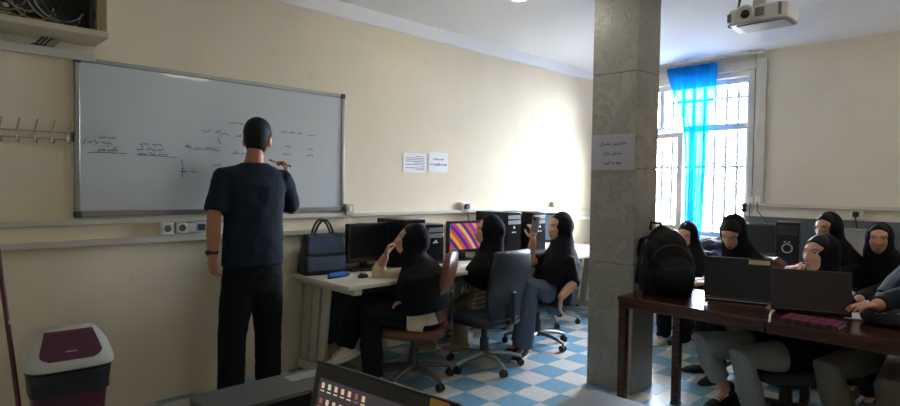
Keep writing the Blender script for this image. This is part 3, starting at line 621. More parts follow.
monitor('monitor', 'black switched off monitor with silver edge beside the leather bag', ((a[0]+b[0])/2, 1.02), b[0]-a[0]-.005, .315, .05, black_pl, scr_off, ZD, .075, back=silver_pl)
# keyboard, white device, mouse, stapler
kb_m = mat('grey_key_plastic', lin(70, 70, 74), .5)
c = wz(356, 270.5, ZD); kb = thing('keyboard', 'black and grey keyboard lying in front of the black monitor', 'keyboard', c, .15)
local('key_tray', lambda m: m.box((-.10, -.06, .0), (.32, .07, .018)), kb_m, kb, bev=.004)
for i in range(4):
    for k in range(12): local('key', lambda m: m.box((-.09+k*.0335, -.05+i*.028, .018), (-.062+k*.0335, -.027+i*.028, .026)), black_pl, kb)
c = wz(353, 266, ZD)
c = wz(339, 277.5, ZD); st = thing('stapler', 'bright blue stapler with black end lying on the first desk', 'stapler', c, .12)
blue_p = mat('bright_blue_plastic', lin(30, 96, 190), .35)
local('lower_arm', lambda m: m.box((-.10, -.018, 0), (.07, .018, .012)), black_pl, st, bev=.004)
local('upper_arm', lambda m: m.prism([(-.10, .014), (.06, .014), (.07, .03), (.04, .042), (-.10, .036)], (0, -.017, 0), (1, 0, 0), (0, 0, 1), (0, .034, 0)), blue_p, st, bev=.006)
local('hinge_end', lambda m: m.ell((.075, 0, .022), (.035, .022, .022)), black_pl, st)
c = wz(363, 277.5, ZD); ms_ = thing('computer_mouse', 'small black computer mouse on the first desk by her elbow', 'mouse', c, .2)
local('shell', lambda m: m.ell((0, 0, .008), (.05, .03, .024), n=20, m=12, fn=lambda d, p: V(p[0], p[1], max(p[2], -.008))), black_pl, ms_)
local('wheel', lambda m: m.cyl((-.02, -.004, .03), (-.02, .004, .03), .008), kb_m, ms_)
# towers
def tower(lab, x0, y0, z0, wd_, dp, ht, yaw=0, ring=False):
    r = thing('computer_tower', lab, 'computer tower', (x0, y0, z0), yaw)
    local('case', lambda m: m.box((-wd_/2, -dp/2+.02, 0.012), (wd_/2, dp/2, ht)), black_pl, r, bev=.006)
    fp = local('front_panel', lambda m: m.box((-wd_/2, -dp/2, 0.012), (wd_/2, -dp/2+.02, ht)), black_gl if not ring else black_pl, r, bev=.006)
    for k in range(2): local('drive_bay', lambda m: m.box((-wd_/2+.015, -dp/2-.004, ht-.07-k*.05), (wd_/2-.015, -dp/2, ht-.03-k*.05)), dark_grey, r, bev=.002)
    if ring: local('power_ring', lambda m: m.tube([V(.042*math.cos(a), -dp/2-.001, ht*.42+.042*math.sin(a)) for a in np.linspace(0, 2*math.pi, 24, endpoint=False)], .006, n=8, closed=True), silver_pl, r)
    else: local('power_button', lambda m: m.cyl((0, -dp/2, ht-.15), (0, -dp/2-.004, ht-.15), .012), silver_pl, r)
    for k in range(2): local('port', lambda m: m.box((-.03+k*.035, -dp/2-.003, ht*.55), (-.01+k*.035, -dp/2, ht*.55+.012)), silver_pl, r)
    for (sx, sy) in ((-1, -1), (1, -1), (-1, 1), (1, 1)): local('foot', lambda m: m.cyl((sx*(wd_/2-.025), sy*(dp/2-.04), 0), (sx*(wd_/2-.025), sy*(dp/2-.04), .013), .014), dark_grey, r)
    return r
a = wy(393, 245, .98); tower('black computer tower right of the silver edged monitor', a[0]+.10, 1.0, ZD, .20, .42, .42)
a = wy(415, 245, .98); tower('lower black computer tower behind the raised chair of the woman with hand on mouth', a[0]+.115, 1.02, ZD, .20, .36, .37)
a = wy(488, 245, .98); tower('black computer tower on the second desk, left one behind the phone', a[0]+.17, 1.0, ZD, .22, .42, .455)
a = wy(515, 245, .98); tower('black computer tower on the second desk, right one behind the phone', a[0]+.14, .98, ZD, .21, .42, .45)
stripe = bpy.data.materials.new('lit_wallpaper_screen'); stripe.use_nodes = True; t = stripe.node_tree; b = t.nodes['Principled BSDF']
tc = t.nodes.new('ShaderNodeTexCoord'); sp = t.nodes.new('ShaderNodeSeparateXYZ'); t.links.new(tc.outputs['Object'], sp.inputs[0])
def mth(op, a, b=None, c=None):
    n = t.nodes.new('ShaderNodeMath'); n.operation = op
    for i, x in enumerate((a, b, c)):
        if x is None: continue
        if isinstance(x, (int, float)): n.inputs[i].default_value = x
        else: t.links.new(x, n.inputs[i])
    return n.outputs[0]
# stripes fanning from a far corner: angle-like ratio of distances
u_ = mth('ADD', sp.outputs[0], .9); v_ = mth('SUBTRACT', sp.outputs[2], -.55)
rad = mth('SQRT', mth('ADD', mth('MULTIPLY', u_, u_), mth('MULTIPLY', v_, v_)))
q = mth('MULTIPLY', mth('SUBTRACT', rad, .88), 2.0)
cr = t.nodes.new('ShaderNodeValToRGB'); cr.color_ramp.interpolation = 'CONSTANT'; e = cr.color_ramp.elements
cols = [(90, 150, 190), (210, 180, 120), (225, 120, 60), (200, 60, 110), (60, 50, 130), (235, 170, 70), (220, 90, 60), (70, 60, 150), (200, 70, 140), (240, 190, 110), (90, 60, 150), (225, 110, 90), (150, 70, 160), (235, 160, 150), (190, 60, 120)]
e[0].position = 0; e[0].color = (*lin(*cols[0]), 1); e[1].position = 1/15; e[1].color = (*lin(*cols[1]), 1)
for k in range(2, 15): x = e.new(k/15); x.color = (*lin(*cols[k]), 1)
t.links.new(q, cr.inputs[0]); t.links.new(cr.outputs[0], b.inputs['Emission Color']); b.inputs['Emission Strength'].default_value = .42; b.inputs['Base Color'].default_value = (.01, .01, .01, 1); b.inputs['Roughness'].default_value = .2
a, b_ = wy(447, 253, .98), wy(483, 223, 1.0)
monitor('monitor', 'lit monitor showing a wallpaper of colourful curved stripes', ((a[0]+b_[0])/2, .98), b_[0]-a[0]-.06, .30, -.12, black_pl, stripe, ZD, .075)
a = wy(537, 240, .98); monitor('monitor', 'monitor with pale blue screen seen past the raised phone', (a[0]+.16, 1.02), .40, .33, -.55, black_pl, mat('pale_blue_screen', (.02, .03, .05), .25, emit=lin(150, 175, 205), estr=.28), ZD, .09)
c = wz(455, 268, ZD); kb2 = thing('keyboard', 'white keyboard on the second desk below the colourful monitor', 'keyboard', (c[0]+.1, .75, ZD), 0)
local('key_tray', lambda m: m.box((-.21, -.07, .0), (.21, .07, .018)), white_m, kb2, bev=.004)
for i in range(4):
    for k in range(12): local('key', lambda m: m.box((-.20+k*.0335, -.06+i*.03, .018), (-.172+k*.0335, -.034+i*.03, .024)), trunk_m, kb2)
# leather bag
lea = mat('blue_black_leather', lin(66, 86, 116), .32, noise=.15, nscale=12, bump=.25, bscale=70); leb = mat('black_leather', (.012, .013, .017), .35, bump=.2, bscale=80)
cl, cr_ = wy(303, 272, 1.13), wy(342, 268, 1.13); bc = V((cl[0]+cr_[0])/2-.01, 1.125, ZD); bw = cr_[0]-cl[0]
bag = thing('handbag', 'blue black leather handbag with looped handles standing on the first desk', 'bag', bc, -.12)
def bagbody(m):
    m.sweep([(0, 0, .0), (0, 0, .03), (0, 0, .16), (0, 0, .29), (0, 0, .315)], [bw/2, bw/2+.005, bw/2-.01, bw/2-.025, bw/2-.03], [.10, .105, .09, .05, .035], side=(1, 0, 0), n=32, round_ends=False, power=6)
local('body', bagbody, leb, bag, bev=.006)
local('front_pocket', lambda m: m.sweep([(0, -.065, .03), (0, -.06, .12), (0, -.048, .155)], [bw/2-.01, bw/2-.012, bw/2-.015], [.045, .043, .03], side=(1, 0, 0), n=28, round_ends=False, power=6), lea, bag, bev=.01)
local('front_flap', lambda m: m.prism([(-bw/2+.02, .165), (bw/2-.02, .165), (bw/2-.035, .31), (-bw/2+.035, .31)], (0, -.130, 0), (1, 0, 0), (0, .20, 1), (0, .03, 0)), lea, bag, bev=.008)
local('zip', lambda m: m.tube([V(-bw/2+.01, -.10, .16), V(bw/2-.01, -.10, .16)], .004), black_gl, bag)
for yy in (-.035, .035):
    pts = [V(-.085+.17*q, yy*(1.2-abs(q-.5)), .29+.135*math.sin(math.pi*q)**.7) for q in np.linspace(0, 1, 13)]
    local('handle', lambda m: m.tube(pts, .0095), leb, bag)
for s in (-1, 1): local('handle_tab', lambda m: m.box((s*.085-.014, -.07, .23), (s*.085+.014, -.055, .31)), leb, bag, bev=.004)
# ================================================================ OFFICE CHAIRS
def office_chair(lab, c, face, seat_z, seat_m, back_m, leg_m, back=(.46, .52), shape_='round', spin=0., legr=.30, back_z=None, rise=0, detail=True):
    f = nrm(V(face[0], face[1], 0)); yaw = math.atan2(f[1], f[0])-math.pi/2      # local +y = the way the sitter looks
    r = thing('office_chair', lab, 'chair', (c[0], c[1], 0), yaw)
    for k in range(5):
        a = spin+2*math.pi*k/5; d_ = V(math.cos(a), math.sin(a), 0); s_ = V(-math.sin(a), math.cos(a), 0)
        lg = local('leg', lambda m: m.sweep([d_*.03+V(0, 0, .115), d_*.12+V(0, 0, .115), d_*.22+V(0, 0, .10), d_*legr+V(0, 0, .075)], [.028, .027, .024, .017], [.022, .02, .017, .013], side=s_, n=10), leg_m, r)
        cs = local('caster', lambda m: [m.cyl(d_*(legr)+s_*q1+V(0, 0, .028), d_*(legr)+s_*q2+V(0, 0, .028), .028, n=18) for q1, q2 in ((-.026, -.005), (.005, .026))] and m.cyl(d_*legr+V(0, 0, .03), d_*legr+V(0, 0, .075), .01), black_pl, lg, bev=.003)
    local('gas_post', lambda m: (m.cyl((0, 0, .09), (0, 0, .24), .036), m.cyl((0, 0, .24), (0, 0, seat_z-.08), .024)), dark_grey, r)
    local('mechanism', lambda m: (m.box((-.09, -.12, seat_z-.11), (.09, .12, seat_z-.075)), m.cyl((.09, .05, seat_z-.09), (.22, .06, seat_z-.10), .006)), black_pl, r, bev=.008)
    def seat(m):
        m.sweep([(0, -.21, 0.0+seat_z-.045), (0, -.1, seat_z-.05), (0, .1, seat_z-.05), (0, .22, seat_z-.06)], [.20, .235, .235, .20], [.042, .055, .055, .042], side=(1, 0, 0), n=24, power=3)
    local('seat', seat, seat_m, r, ang=60)
    bw2, bh = back; bz = seat_z+.04 if back_z is None else back_z
    def bk(m):
        rows = []
        for i in range(13):
            q = i/12; z = bz+bh*q; wq = bw2/2*(.72+.28*math.sin(min(1, q*1.7)*math.pi/2)) * (1 if q < .72 else math.sqrt(max(.0, 1-((q-.72)/.30)**2.4)) if shape_ == 'round' else (1-.12*(q-.72)/.28))
            if shape_ == 'round' and q == 1: wq *= .9
            yq = -.235+.02*math.sin(q*6)-.055*q**1.5
            row = []
            for k in range(13):
                u = k/12*2-1; row.append(V(u*wq, yq+.035*u*u, z))
            rows.append(row)
        n = 13; F = [(i*n+k, i*n+k+1, (i+1)*n+k+1, (i+1)*n+k) for i in range(12) for k in range(12)]
        m.add([p for r_ in rows for p in r_], F)
    o = local('backrest', bk, back_m, r, ang=70); so = o.modifiers.new('t', 'SOLIDIFY'); so.thickness = .055; so.offset = 0; bv = o.modifiers.new('b', 'BEVEL'); bv.width = .022; bv.segments = 3; bv.limit_method = 'ANGLE'; bv.angle_limit = math.radians(50)
    local('back_bracket', lambda m: m.sweep([(0, -.05, seat_z-.10), (0, -.22, seat_z-.10), (0, -.285, seat_z-.04), (0, -.285, bz+bh*.4)], [.035]*4, [.009]*4, side=(1, 0, 0), n=12), black_pl, r)
    return r
brown_l = mat('brown_leatherette', lin(112, 66, 40), .42, noise=.08, nscale=8, bump=.08, bscale=90)
navy_f = mat('dark_slate_vinyl', lin(44, 50, 60), .38, bump=.1, bscale=120); grey_f = mat('grey_fabric', lin(110, 110, 116), .85, bump=.2, bscale=300)
black_f = mat('black_fabric', (.02, .02, .024), .85, bump=.2, bscale=300)
silver_leg = mat('silver_painted_leg', lin(165, 165, 162), .32, .35); chrome_leg = mat('chromed_leg', (.42, .42, .42), .2, .9); grey_leg = mat('grey_leg', lin(92, 90, 86), .4, .2)
# ================================================================ PEOPLE
skin_m = bpy.data.materials.new('skin'); skin_m.use_nodes = True
def skin(name, col):
    m = mat(name, col, .5, noise=.05, nscale=30); b = m.node_tree.nodes['Principled BSDF']
    b.inputs['Subsurface Weight'].default_value = .08; b.inputs['Subsurface Radius'].default_value = (.012, .005, .003); return m
skin_a = skin('olive_skin', lin(196, 146, 118)); skin_b = skin('tan_skin', lin(178, 122, 92))
bpy.data.materials.remove(skin_m)
eye_w = mat('eye_white', lin(215, 208, 200), .3); iris_m = mat('dark_brown_iris', (.012, .007, .005), .15); brow_m = mat('dark_brown_hair', (.0045, .0035, .003), .55, spec=.2, bump=.5, bscale=180)
lip_m = mat('rose_lips', lin(160, 84, 78), .4)
black_c = mat('black_cloth', (.0045, .005, .0075), .85, spec=.2, bump=.15, bscale=220)
def gs(x, c, s): return math.exp(-((x-c)/s)**2)
def head_fn(d, p):
    x, y, z = p; t = max(0, -z)/.112
    x *= 1-.26*t**1.4
    if y < 0: y *= 1-.30*t**1.2
    fr = max(0, d[1])
    if y > 0:
        y += .030*gs(z, -.092, .030)*gs(x, 0, .045)*min(1, fr*1.6+.25)      # chin
        y += .012*gs(z, -.04, .05)*gs(x, 0, .06)*fr
        y -= .007*gs(z, .085, .03)*fr
        k = min(1, max(0, (.012-z)/.05)) if z > -.038 else max(0, 1-(-.038-z)/.010)
        if z < .02: y += .026*k*gs(x, 0, .0115)*fr                            # nose
        y += .006*gs(x, 0, .009)*gs(z, .012, .014)*fr
        y += .005*gs(z, .030, .011)*gs(abs(x), .030, .03)*fr                  # brow ridge
        y -= .010*gs(z, .004, .014)*gs(abs(x), .031, .016)*fr                 # eye sockets
        y += .005*gs(z, -.025, .02)*gs(abs(x), .042, .02)*fr                  # cheekbones
        y += .008*gs(z, -.0595, .0055)*gs(x, 0, .020)*fr + .008*gs(z, -.0715, .006)*gs(x, 0, .017)*fr
        y -= .006*gs(z, -.083, .006)*gs(x, 0, .02)*fr
    return V(x, y, z)
_h = MB(); _h.ell((0, 0, 0), (.074, .093, .114), n=72, m=56, fn=head_fn); HV = np.array(_h.v); HF = _h.f
def face_y(x, z):
    q = HV[HV[:, 1] > 0]; i = np.argmin((q[:, 0]-x)**2+(q[:, 2]-z)**2); return q[i, 1]
def hand(m, wr, d, n, curl=.35, thumb=1, spread=1.):
    d = nrm(d); n = nrm(n-d*np.dot(n, d)); w_ = np.cross(d, n); wr = np.asarray(wr, float)
    m.sweep([wr-d*.02, wr+d*.015, wr+d*.05, wr+d*.085], [.024, .030, .039, .037], [.019, .018, .016, .012], side=w_, n=14)
    for o, L in ((-.030, .058), (-.0105, .072), (.0105, .080), (.030, .070)):
        o2 = o*thumb; p = wr+d*.088+w_*o2; a = 0; pts = [p-d*.03, p]; dd = nrm(d+w_*o2*spread*3)
        for s_ in (.45, .31, .24):
            a += curl*(1.1 if s_ > .4 else 1.0); p = p+(dd*math.cos(a)+n*math.sin(a))*L*s_; pts.append(p)
        m.tube(pts, [.0095, .0095, .0088, .008, .0068], n=8)
    p = wr+d*.022+w_*.026*thumb; u = nrm(d*.55+w_*.75*thumb+n*.35)
    m.tube([p-u*.01, p+u*.035, p+u*.035+nrm(u+d*.7+n*.25)*.030, p+u*.035+nrm(u+d*.7+n*.25)*.030+nrm(u*.3+d+n*.4)*.024], [.013, .012, .0105, .008], n=8)
def mixp(a, b, t): return np.asarray(a)*(1-t)+np.asarray(b)*t
def shoe(ank, f, up, m_up, m_sole, par, sc=1., lace=None):
    f = nrm(f); up = nrm(up-f*np.dot(up, f)); s_ = np.cross(f, up)
    c = ank-up*.045
    pts = [c-f*.055*sc, c-f*.02*sc, c+f*.05*sc-up*.008, c+f*.11*sc-up*.018, c+f*.165*sc-up*.024]
    o = part('shoe', lambda m: (m.sweep(pts, [.031, .036, .041, .043, .033], [.040, .046, .036, .026, .018], side=s_, n=16), m.sweep([c-f*.01, c-f*.015+up*.075], [.036, .034], [.042, .038], side=s_, n=14)), m_up, par, fuse=dict(voxel=.007, smooth=3))
    part('sole', lambda m: m.sweep([c-f*.085*sc-up*.036, c-f*.05*sc-up*.038, c+f*.05*sc-up*.038, c+f*.12*sc-up*.038, c+f*.185*sc-up*.034], [.022, .036, .042, .046, .026], [.014]*5, side=s_, n=16, power=4), m_sole, o)
    if lace is not None:
        part('laces', lambda m: [m.tube([c+f*(.03+.022*k)+up*(.030-.008*k)-s_*.026, c+f*(.035+.022*k)+up*(.036-.008*k), c+f*(.03+.022*k)+up*(.030-.008*k)+s_*.026], .005, n=6) for k in range(4)], lace, o)
def person(lab, grp, pel, neck, head, face, fwd, armL, armR, legL, legR, sk=skin_a, top_m=black_c, trous=None, scarf=black_c, hair=None, hairz=.066, sw=.165, sc=1., sleeve=(1., 1.), drape=(.21, .15, .26, .20, .24), shoes=None, sole=None, lace=None,
           torso=(.165, .135, .150, .118, .168, .120), skirt=.35, trw=(.088, .074, .066), cuff=(1, 1), dsh=(.02, .035), hood_back=.0, glasses=False, ears=False, shd=.05, roll=0, arm_r=(.050, .043, .030), hem=0., folds=.012, neckc=(.085, .085), stand=False):
    base = V(pel[0], pel[1], 0); r = thing('person', lab, 'person', base, 0, grp)
    f = nrm(V(fwd[0], fwd[1], 0)); Z = V(0, 0, 1); rt = np.cross(f, Z)
    hy = nrm(face); hx = nrm(np.cross(hy, Z)); hz = np.cross(hx, hy)
    if roll: hx, hz = hx*math.cos(roll)+hz*math.sin(roll), hz*math.cos(roll)-hx*math.sin(roll)
    AX = (hx, hy, hz); L2W = lambda p: head + (hx*p[0]+hy*p[1]+hz*p[2])*sc
    up_t = nrm(neck-pel); shL = neck-rt*sw-up_t*shd; shR = neck+rt*sw-up_t*shd; hipw = .088
    hips = (pel-rt*hipw, pel+rt*hipw)
    # body: one continuous surface
    b = MB(); b.add([L2W(p) for p in HV], HF)
    b.sweep([neck-up_t*.03, mixp(neck, head, .5)-hy*.012, head-hz*.05*sc-hy*.018], [.060*sc, .050*sc, .052*sc], n=18)
    mid = mixp(pel, neck, .45); ch = mixp(pel, neck, .78)
    b.sweep([pel-up_t*.05, pel+up_t*.06, mid, ch, neck-up_t*.02], [.13, .125, .11, .13, .07], [.10, .095, .085, .09, .055], side=rt, n=22)
    for s_, sh, arm in ((-1, shL, armL), (1, shR, armR)):
        el, wr, hd, hn, curl = arm
        b.sweep([mixp(sh, neck, .35), sh, mixp(sh, el, .5), el, mixp(el, wr, .35), wr], [.05, arm_r[0], arm_r[0]*.92, arm_r[1]*.95, arm_r[1], arm_r[2]], n=14)
        # the hand's own width axis decides on which side the thumb sits
        d = nrm(hd); n_ = nrm(np.asarray(hn)-d*np.dot(hn, d)); hand(b, wr, d, n_, curl, thumb=s_)
    for hp, leg in zip(hips, (legL, legR)):
        kn, an = leg[0], leg[1]
        b.sweep([hp, mixp(hp, kn, .5), kn, mixp(kn, an, .3), an-nrm(an-kn)*.02], [.075, .066, .05, .048, .034], n=14)
        td = nrm(leg[2]); b.sweep([an-td*.02-Z*.01, an+td*.08-Z*.04], [.03, .026], [.03, .02], n=10)
    obj('body', b, sk, r, fuse=dict(voxel=.0048, smooth=2, fac=.4), ang=180)
    # face details
    for s_ in (-1, 1):
        x = .031*s_; fy = face_y(x, .004)
        mb = MB(); mb.ell(L2W((x, fy-.0075, .004)), (.0145*sc, .011*sc, .0072*sc), AX, n=14, m=10); mb.cur = 1; mb.ell(L2W((x+.0, fy-.001, .0045)), (.0062*sc, .0055*sc, .0062*sc), AX, n=12, m=8)
        e_ = obj('eye', mb, eye_w, r, mats=[eye_w, iris_m])
        part('eyelash', lambda m: m.sweep([L2W((x-.015, face_y(x-.015, .008)-.001, .005)), L2W((x-.006, fy+.0025, .0115)), L2W((x+.006, fy+.0025, .0115)), L2W((x+.015, face_y(x+.015, .008)-.001, .005))], .0018*sc, n=6), brow_m, e_)
        part('eyebrow', lambda m: m.sweep([L2W((s_*.013, face_y(.013, .023)+.0005, .022)), L2W((s_*.027, face_y(.027, .028)+.0005, .028)), L2W((s_*.040, face_y(.040, .029)+.0005, .029)), L2W((s_*.050, face_y(.050, .023)+.0005, .023))], [.0032*sc, .0036*sc, .003*sc, .0015*sc], [.002*sc]*4, n=8), brow_m, r)
    part('lips', lambda m: (m.sweep([L2W((-.021, face_y(.021, -.064)-.001, -.064)), L2W((-.008, face_y(.008, -.061)-.000, -.0605)), L2W((0, face_y(0, -.062)-.001, -.062)), L2W((.008, face_y(.008, -.061)-.000, -.0605)), L2W((.021, face_y(.021, -.064)-.001, -.064))], [.002, .0042, .0038, .0042, .002], [.003]*5, side=hz, n=8),
                            m.sweep([L2W((-.019, face_y(.019, -.067)-.001, -.067)), L2W((0, face_y(0, -.0715)-.001, -.0715)), L2W((.019, face_y(.019, -.067)-.001, -.067))], [.002, .0052, .002], [.0034]*3, side=hz, n=8)), lip_m, r)
    if ears:
        pass
    if hair is not None:
        hair(r, L2W, AX, sc)
    if glasses:
        def gl(m):
            for s_ in (-1, 1):
                c_ = V(.032*s_, face_y(.03, .0)+.014, .0)
                m.sweep([L2W(c_+V(.022*math.cos(a), -.004*abs(math.cos(a)), .018*math.sin(a))) for a in np.linspace(0, 2*math.pi, 20, endpoint=False)], .0024, n=6, closed=True)
                m.tube([L2W(V(.054*s_, face_y(.03, 0)+.01, .004)), L2W(V(.072*s_, .0, .006))], .0024, n=6)
            m.tube([L2W(V(-.010, face_y(.03, 0)+.014, .003)), L2W(V(.010, face_y(.03, 0)+.014, .003))], .0024, n=6)
        part('glasses', gl, black_gl, r)
    # upper garment
    g = MB(); a1, a2, b1, b2, c1, c2 = torso
    g.sweep([pel-up_t*(.07+hem), pel+up_t*(.13 if stand else .03), mid, ch, neck-up_t*.085, neck-up_t*.045, neck-up_t*.012], [a1, a1, b1, c1, sw*1.02, sw*.72, .078], [a2, a2, b2, c2, .098, .085, .066], side=rt, n=32, round_ends=False, power=2.3)
    for k, (s_, sh, arm) in enumerate(((-1, shL, armL), (1, shR, armR))):
        el, wr = arm[0], arm[1]; q = sleeve[k]
        P = [sh-nrm(el-sh)*.01, sh+nrm(el-sh)*.03, mixp(sh, el, .5)]; R_ = [.062, .066, .065]
        if scarf is not None: R_ = [x*.86 for x in R_]
        if q <= 1: P = P[:2]+[mixp(sh, el, q*.5), mixp(sh, el, q)]; R_ = R_[:2]+[.064, .066]
        else: P += [el, mixp(el, wr, (q-1)*.5), mixp(el, wr, q-1)]; R_ += [.058, .052, .044]
        if stand: R_ = [x*1.08 for x in R_]
        g.sweep(P, R_, n=18, round_ends=False); g.ell(P[0], (R_[0],)*3)
        if stand: g.sweep([neck-up_t*.075+rt*s_*.02, mixp(neck-up_t*.05, sh, .6), sh], [.05, .062, R_[0]], n=16)
    if skirt:
        for hp, leg in zip(hips, (legL, legR)): g.sweep([hp, mixp(hp, leg[0], skirt)], [trw[0]+.024, trw[0]+.016], n=18, round_ends=False)
    obj('top', g, top_m, r, fuse=dict(voxel=.009, smooth=5, disp=folds, dscale=.09), ang=180)
    # trousers
    tm = trous or black_c; g = MB()
    if stand: g.sweep([pel-up_t*.07, pel+up_t*.02, pel+up_t*.16], [.185, .198, .180], [.12, .125, .118], side=rt, n=28, power=2.3)
    else: g.sweep([pel-up_t*.075, pel+up_t*.08], [.155, .148], [.118, .115], side=rt, n=24)
    for k, (hp, leg) in enumerate(zip(hips, (legL, legR))):
        kn, an = leg[0], leg[1]; e = mixp(kn, an, cuff[k])
        g.sweep([hp, mixp(hp, kn, .5), kn, mixp(kn, e, .5), e], [trw[0]+.006, trw[0], trw[1], (trw[1]+trw[2])/2, trw[2]], n=18, round_ends=False)
    obj('trousers', g, tm, r, fuse=dict(voxel=.009, smooth=4, disp=folds, dscale=.07), ang=180)
    if shoes is not None:
        for leg in (legL, legR):
            kn, an, td = leg[0], leg[1], leg[2]; shoe(an, td, nrm(kn-an) if abs(nrm(td)[2]) > .25 else Z, shoes, sole or shoes, r, lace=lace)
    # headscarf
    if scarf is not None:
        g = MB(); hb = hood_back
        def hf(d, p):
            x, y, z = p; k = min(1, max(0, z/.075)); y -= hb*1.5*k*(.4+.6*max(0, d[1])); y += .018*(abs(x)/.09)**2*max(0, d[1])*(1-k*.6)
            return V(x, y, z)
        g.ell(L2W((0, -.020, .006)), (.091*sc, .102*sc, .124*sc), AX, n=40, m=30, fn=hf)
        g.ell(L2W((0, -.072, .0)), (.072*sc, .062*sc, .085*sc), AX, n=24, m=18)
        d1, d2, d3, d4, dl = drape
        n0 = L2W((0, -.030, -.085)); n1 = mixp(neck, L2W((0, -.025, -.12)), .55)
        g.sweep([L2W((0, -.032, .0)), n0, n1, neck-up_t*.05, neck-up_t*(.05+dl*.5)+f*dsh[0], neck-up_t*(.05+dl)+f*dsh[1]], [.088*sc, neckc[0]+.012, neckc[0]+.048, d1, (d1+d3)/2+.01, d3], [.082*sc, neckc[1]+.010, neckc[1]+.030, d2, (d2+d4)/2+.005, d4], side=rt, n=40, round_ends=False)
        obj('headscarf', g, scarf, r, fuse=dict(voxel=.0075, smooth=6, disp=.014, dscale=.11), ang=180)
    return r, L2W, (shL, shR)
def woman_hair(lim=.066, side=.054, col=brow_m, lift=.007):
    def fn(r, L2W, AX, sc):
        P = []
        for p in HV:
            d = nrm(p); k = min(1, max(0, (p[2]-lim+.030*(abs(p[0])/.06)**2)/.012))
            if p[2] < .02 or p[1] < -.03: k = 0
            P.append(L2W(p + d*(lift*k-.012*(1-k))))
        mb = MB(); mb.add(P, HF); obj('hair', mb, col, r, ang=180)
    return fn
def man_hair(r, L2W, AX, sc):
    P = []
    for p in HV:
        d = nrm(p); th = math.atan2(p[1], abs(p[0]))   # front +90deg, back -90deg
        ln = .068 if th > .75 else (.068*(th-.15)/.6 + .012*(1-(th-.15)/.6) if th > .15 else (.014 if th > -.50 else -.096))
        k = min(1, max(0, (p[2]-ln)/.012)); top = min(1, max(0, (p[2]-.03)/.06))
        P.append(L2W(p + d*((.007+.017*top+.010*min(1, max(0, (p[2]+.01)/.05)))*k-.012*(1-k))))
    mb = MB(); mb.add(P, HF); obj('hair', mb, mat('short_black_hair', (.0045, .0045, .005), .6, spec=.25, bump=.25, bscale=220), r, ang=180)
    for s_ in (-1, 1):
        part('ear', lambda m: m.ell(L2W((.079*s_, -.012, -.010)), (.010*sc, .020*sc, .033*sc), (nrm(AX[0]-AX[1]*.35*s_), nrm(AX[1]+AX[0]*.35*s_), AX[2]), n=18, m=14), skin_b, r)
LEFT, TOW = V(-.717, .697, 0), V(-.717, -.697, 0)      # towards the left of the picture, towards the camera
denim_g = mat('grey_denim', lin(140, 147, 152), .8, noise=.12, nscale=14, bump=.2, bscale=260); denim_b = mat('blue_grey_denim', lin(74, 90, 106), .8, noise=.14, nscale=12, bump=.2, bscale=260)
beige_t = mat('beige_cotton', lin(168, 150, 122), .85, bump=.2, bscale=200); cream_s = mat('cream_linen', lin(205, 190, 162), .85, noise=.06, nscale=12, bump=.2, bscale=200)
olive_t = mat('olive_grey_cotton', lin(118, 113, 103), .85, noise=.08, nscale=10, bump=.2, bscale=200); navy_c = mat('dark_navy_cotton', (.008, .015, .028), .85, spec=.25, bump=.15, bscale=200)
white_sh = mat('white_canvas', lin(205, 198, 184), .7, bump=.2, bscale=160); black_sh = mat('black_canvas', (.014, .014, .016), .7); cream_so = mat('cream_rubber', lin(205, 198, 175), .6)
shirt_b = bpy.data.materials.new('white_cloth_with_thin_stripes'); shirt_b.use_nodes = True; t = shirt_b.node_tree; b = t.nodes['Principled BSDF']
tc = t.nodes.new('ShaderNodeTexCoord'); wv = t.nodes.new('ShaderNodeTexWave'); wv.inputs['Scale'].default_value = 14; wv.inputs['Distortion'].default_value = 1.2; wv.bands_direction = 'DIAGONAL'
t.links.new(tc.outputs['Object'], wv.inputs[0]); cr = t.nodes.new('ShaderNodeValToRGB'); cr.color_ramp.elements[0].position = .08; cr.color_ramp.elements[1].position = .2
cr.color_ramp.elements[0].color = (*lin(96, 90, 86), 1); cr.color_ramp.elements[1].color = (*lin(200, 188, 168), 1); t.links.new(wv.outputs[0], cr.inputs[0]); t.links.new(cr.outputs[0], b.inputs['Base Color']); b.inputs['Roughness'].default_value = .85
# ---- the standing man
def zset(p, z): return V(p[0], p[1], z)
YM = .90
t_an1, t_an2 = zset(wy(231, 390, YM+.02), .085), zset(wy(268, 380, YM+.07), .085)
rM, LM, _ = person('man in navy shirt and black trousers standing, writing on the whiteboard', None,
    wy(253, 273, YM), wy(254, 161, YM), wy(257.5, 140.5, YM+.03), (.62, .78, -.03), (.10, 1, 0),
    (wy(214, 216, YM-.02), wy(212.5, 257, YM-.0), (.08, .1, -1), (.9, .3, 0), .45),
    (wy(291.5, 209, YM+.12), wy(288, 177, 1.07), (-.06, .25, 1), (-.9, .3, .0), .7),
    (wy(232, 335, YM+.02), t_an1, (-.10, 1, 0)), (wy(268, 332, YM+.04), t_an2, (.15, 1, 0)),
    sk=skin_b, top_m=navy_c, trous=black_c, scarf=None, hair=man_hair, sw=.205, sc=1.09, sleeve=(.88, .92), torso=(.205, .135, .195, .13, .215, .14), skirt=0, trw=(.108, .092, .088), hem=-.125, shoes=black_sh, sole=black_pl, arm_r=(.054, .046, .032), folds=.014, stand=True, shd=.125)
wt = wy(212.5, 252, YM)
part('wristwatch', lambda m: (m.lathe(wt+V(0, 0, -.012), [(.036, 0), (.038, .006), (.038, .018), (.036, .024)], axis=(.0, 0, 1)), m.cyl(wt+V(-.034, -.02, 0), wt+V(-.044, -.026, 0), .017)), black_pl, rM)
hp = wy(283.5, 164, 1.13)
mk = thing('marker_pen', 'white marker pen held in the standing man\'s raised right hand', 'marker', hp)
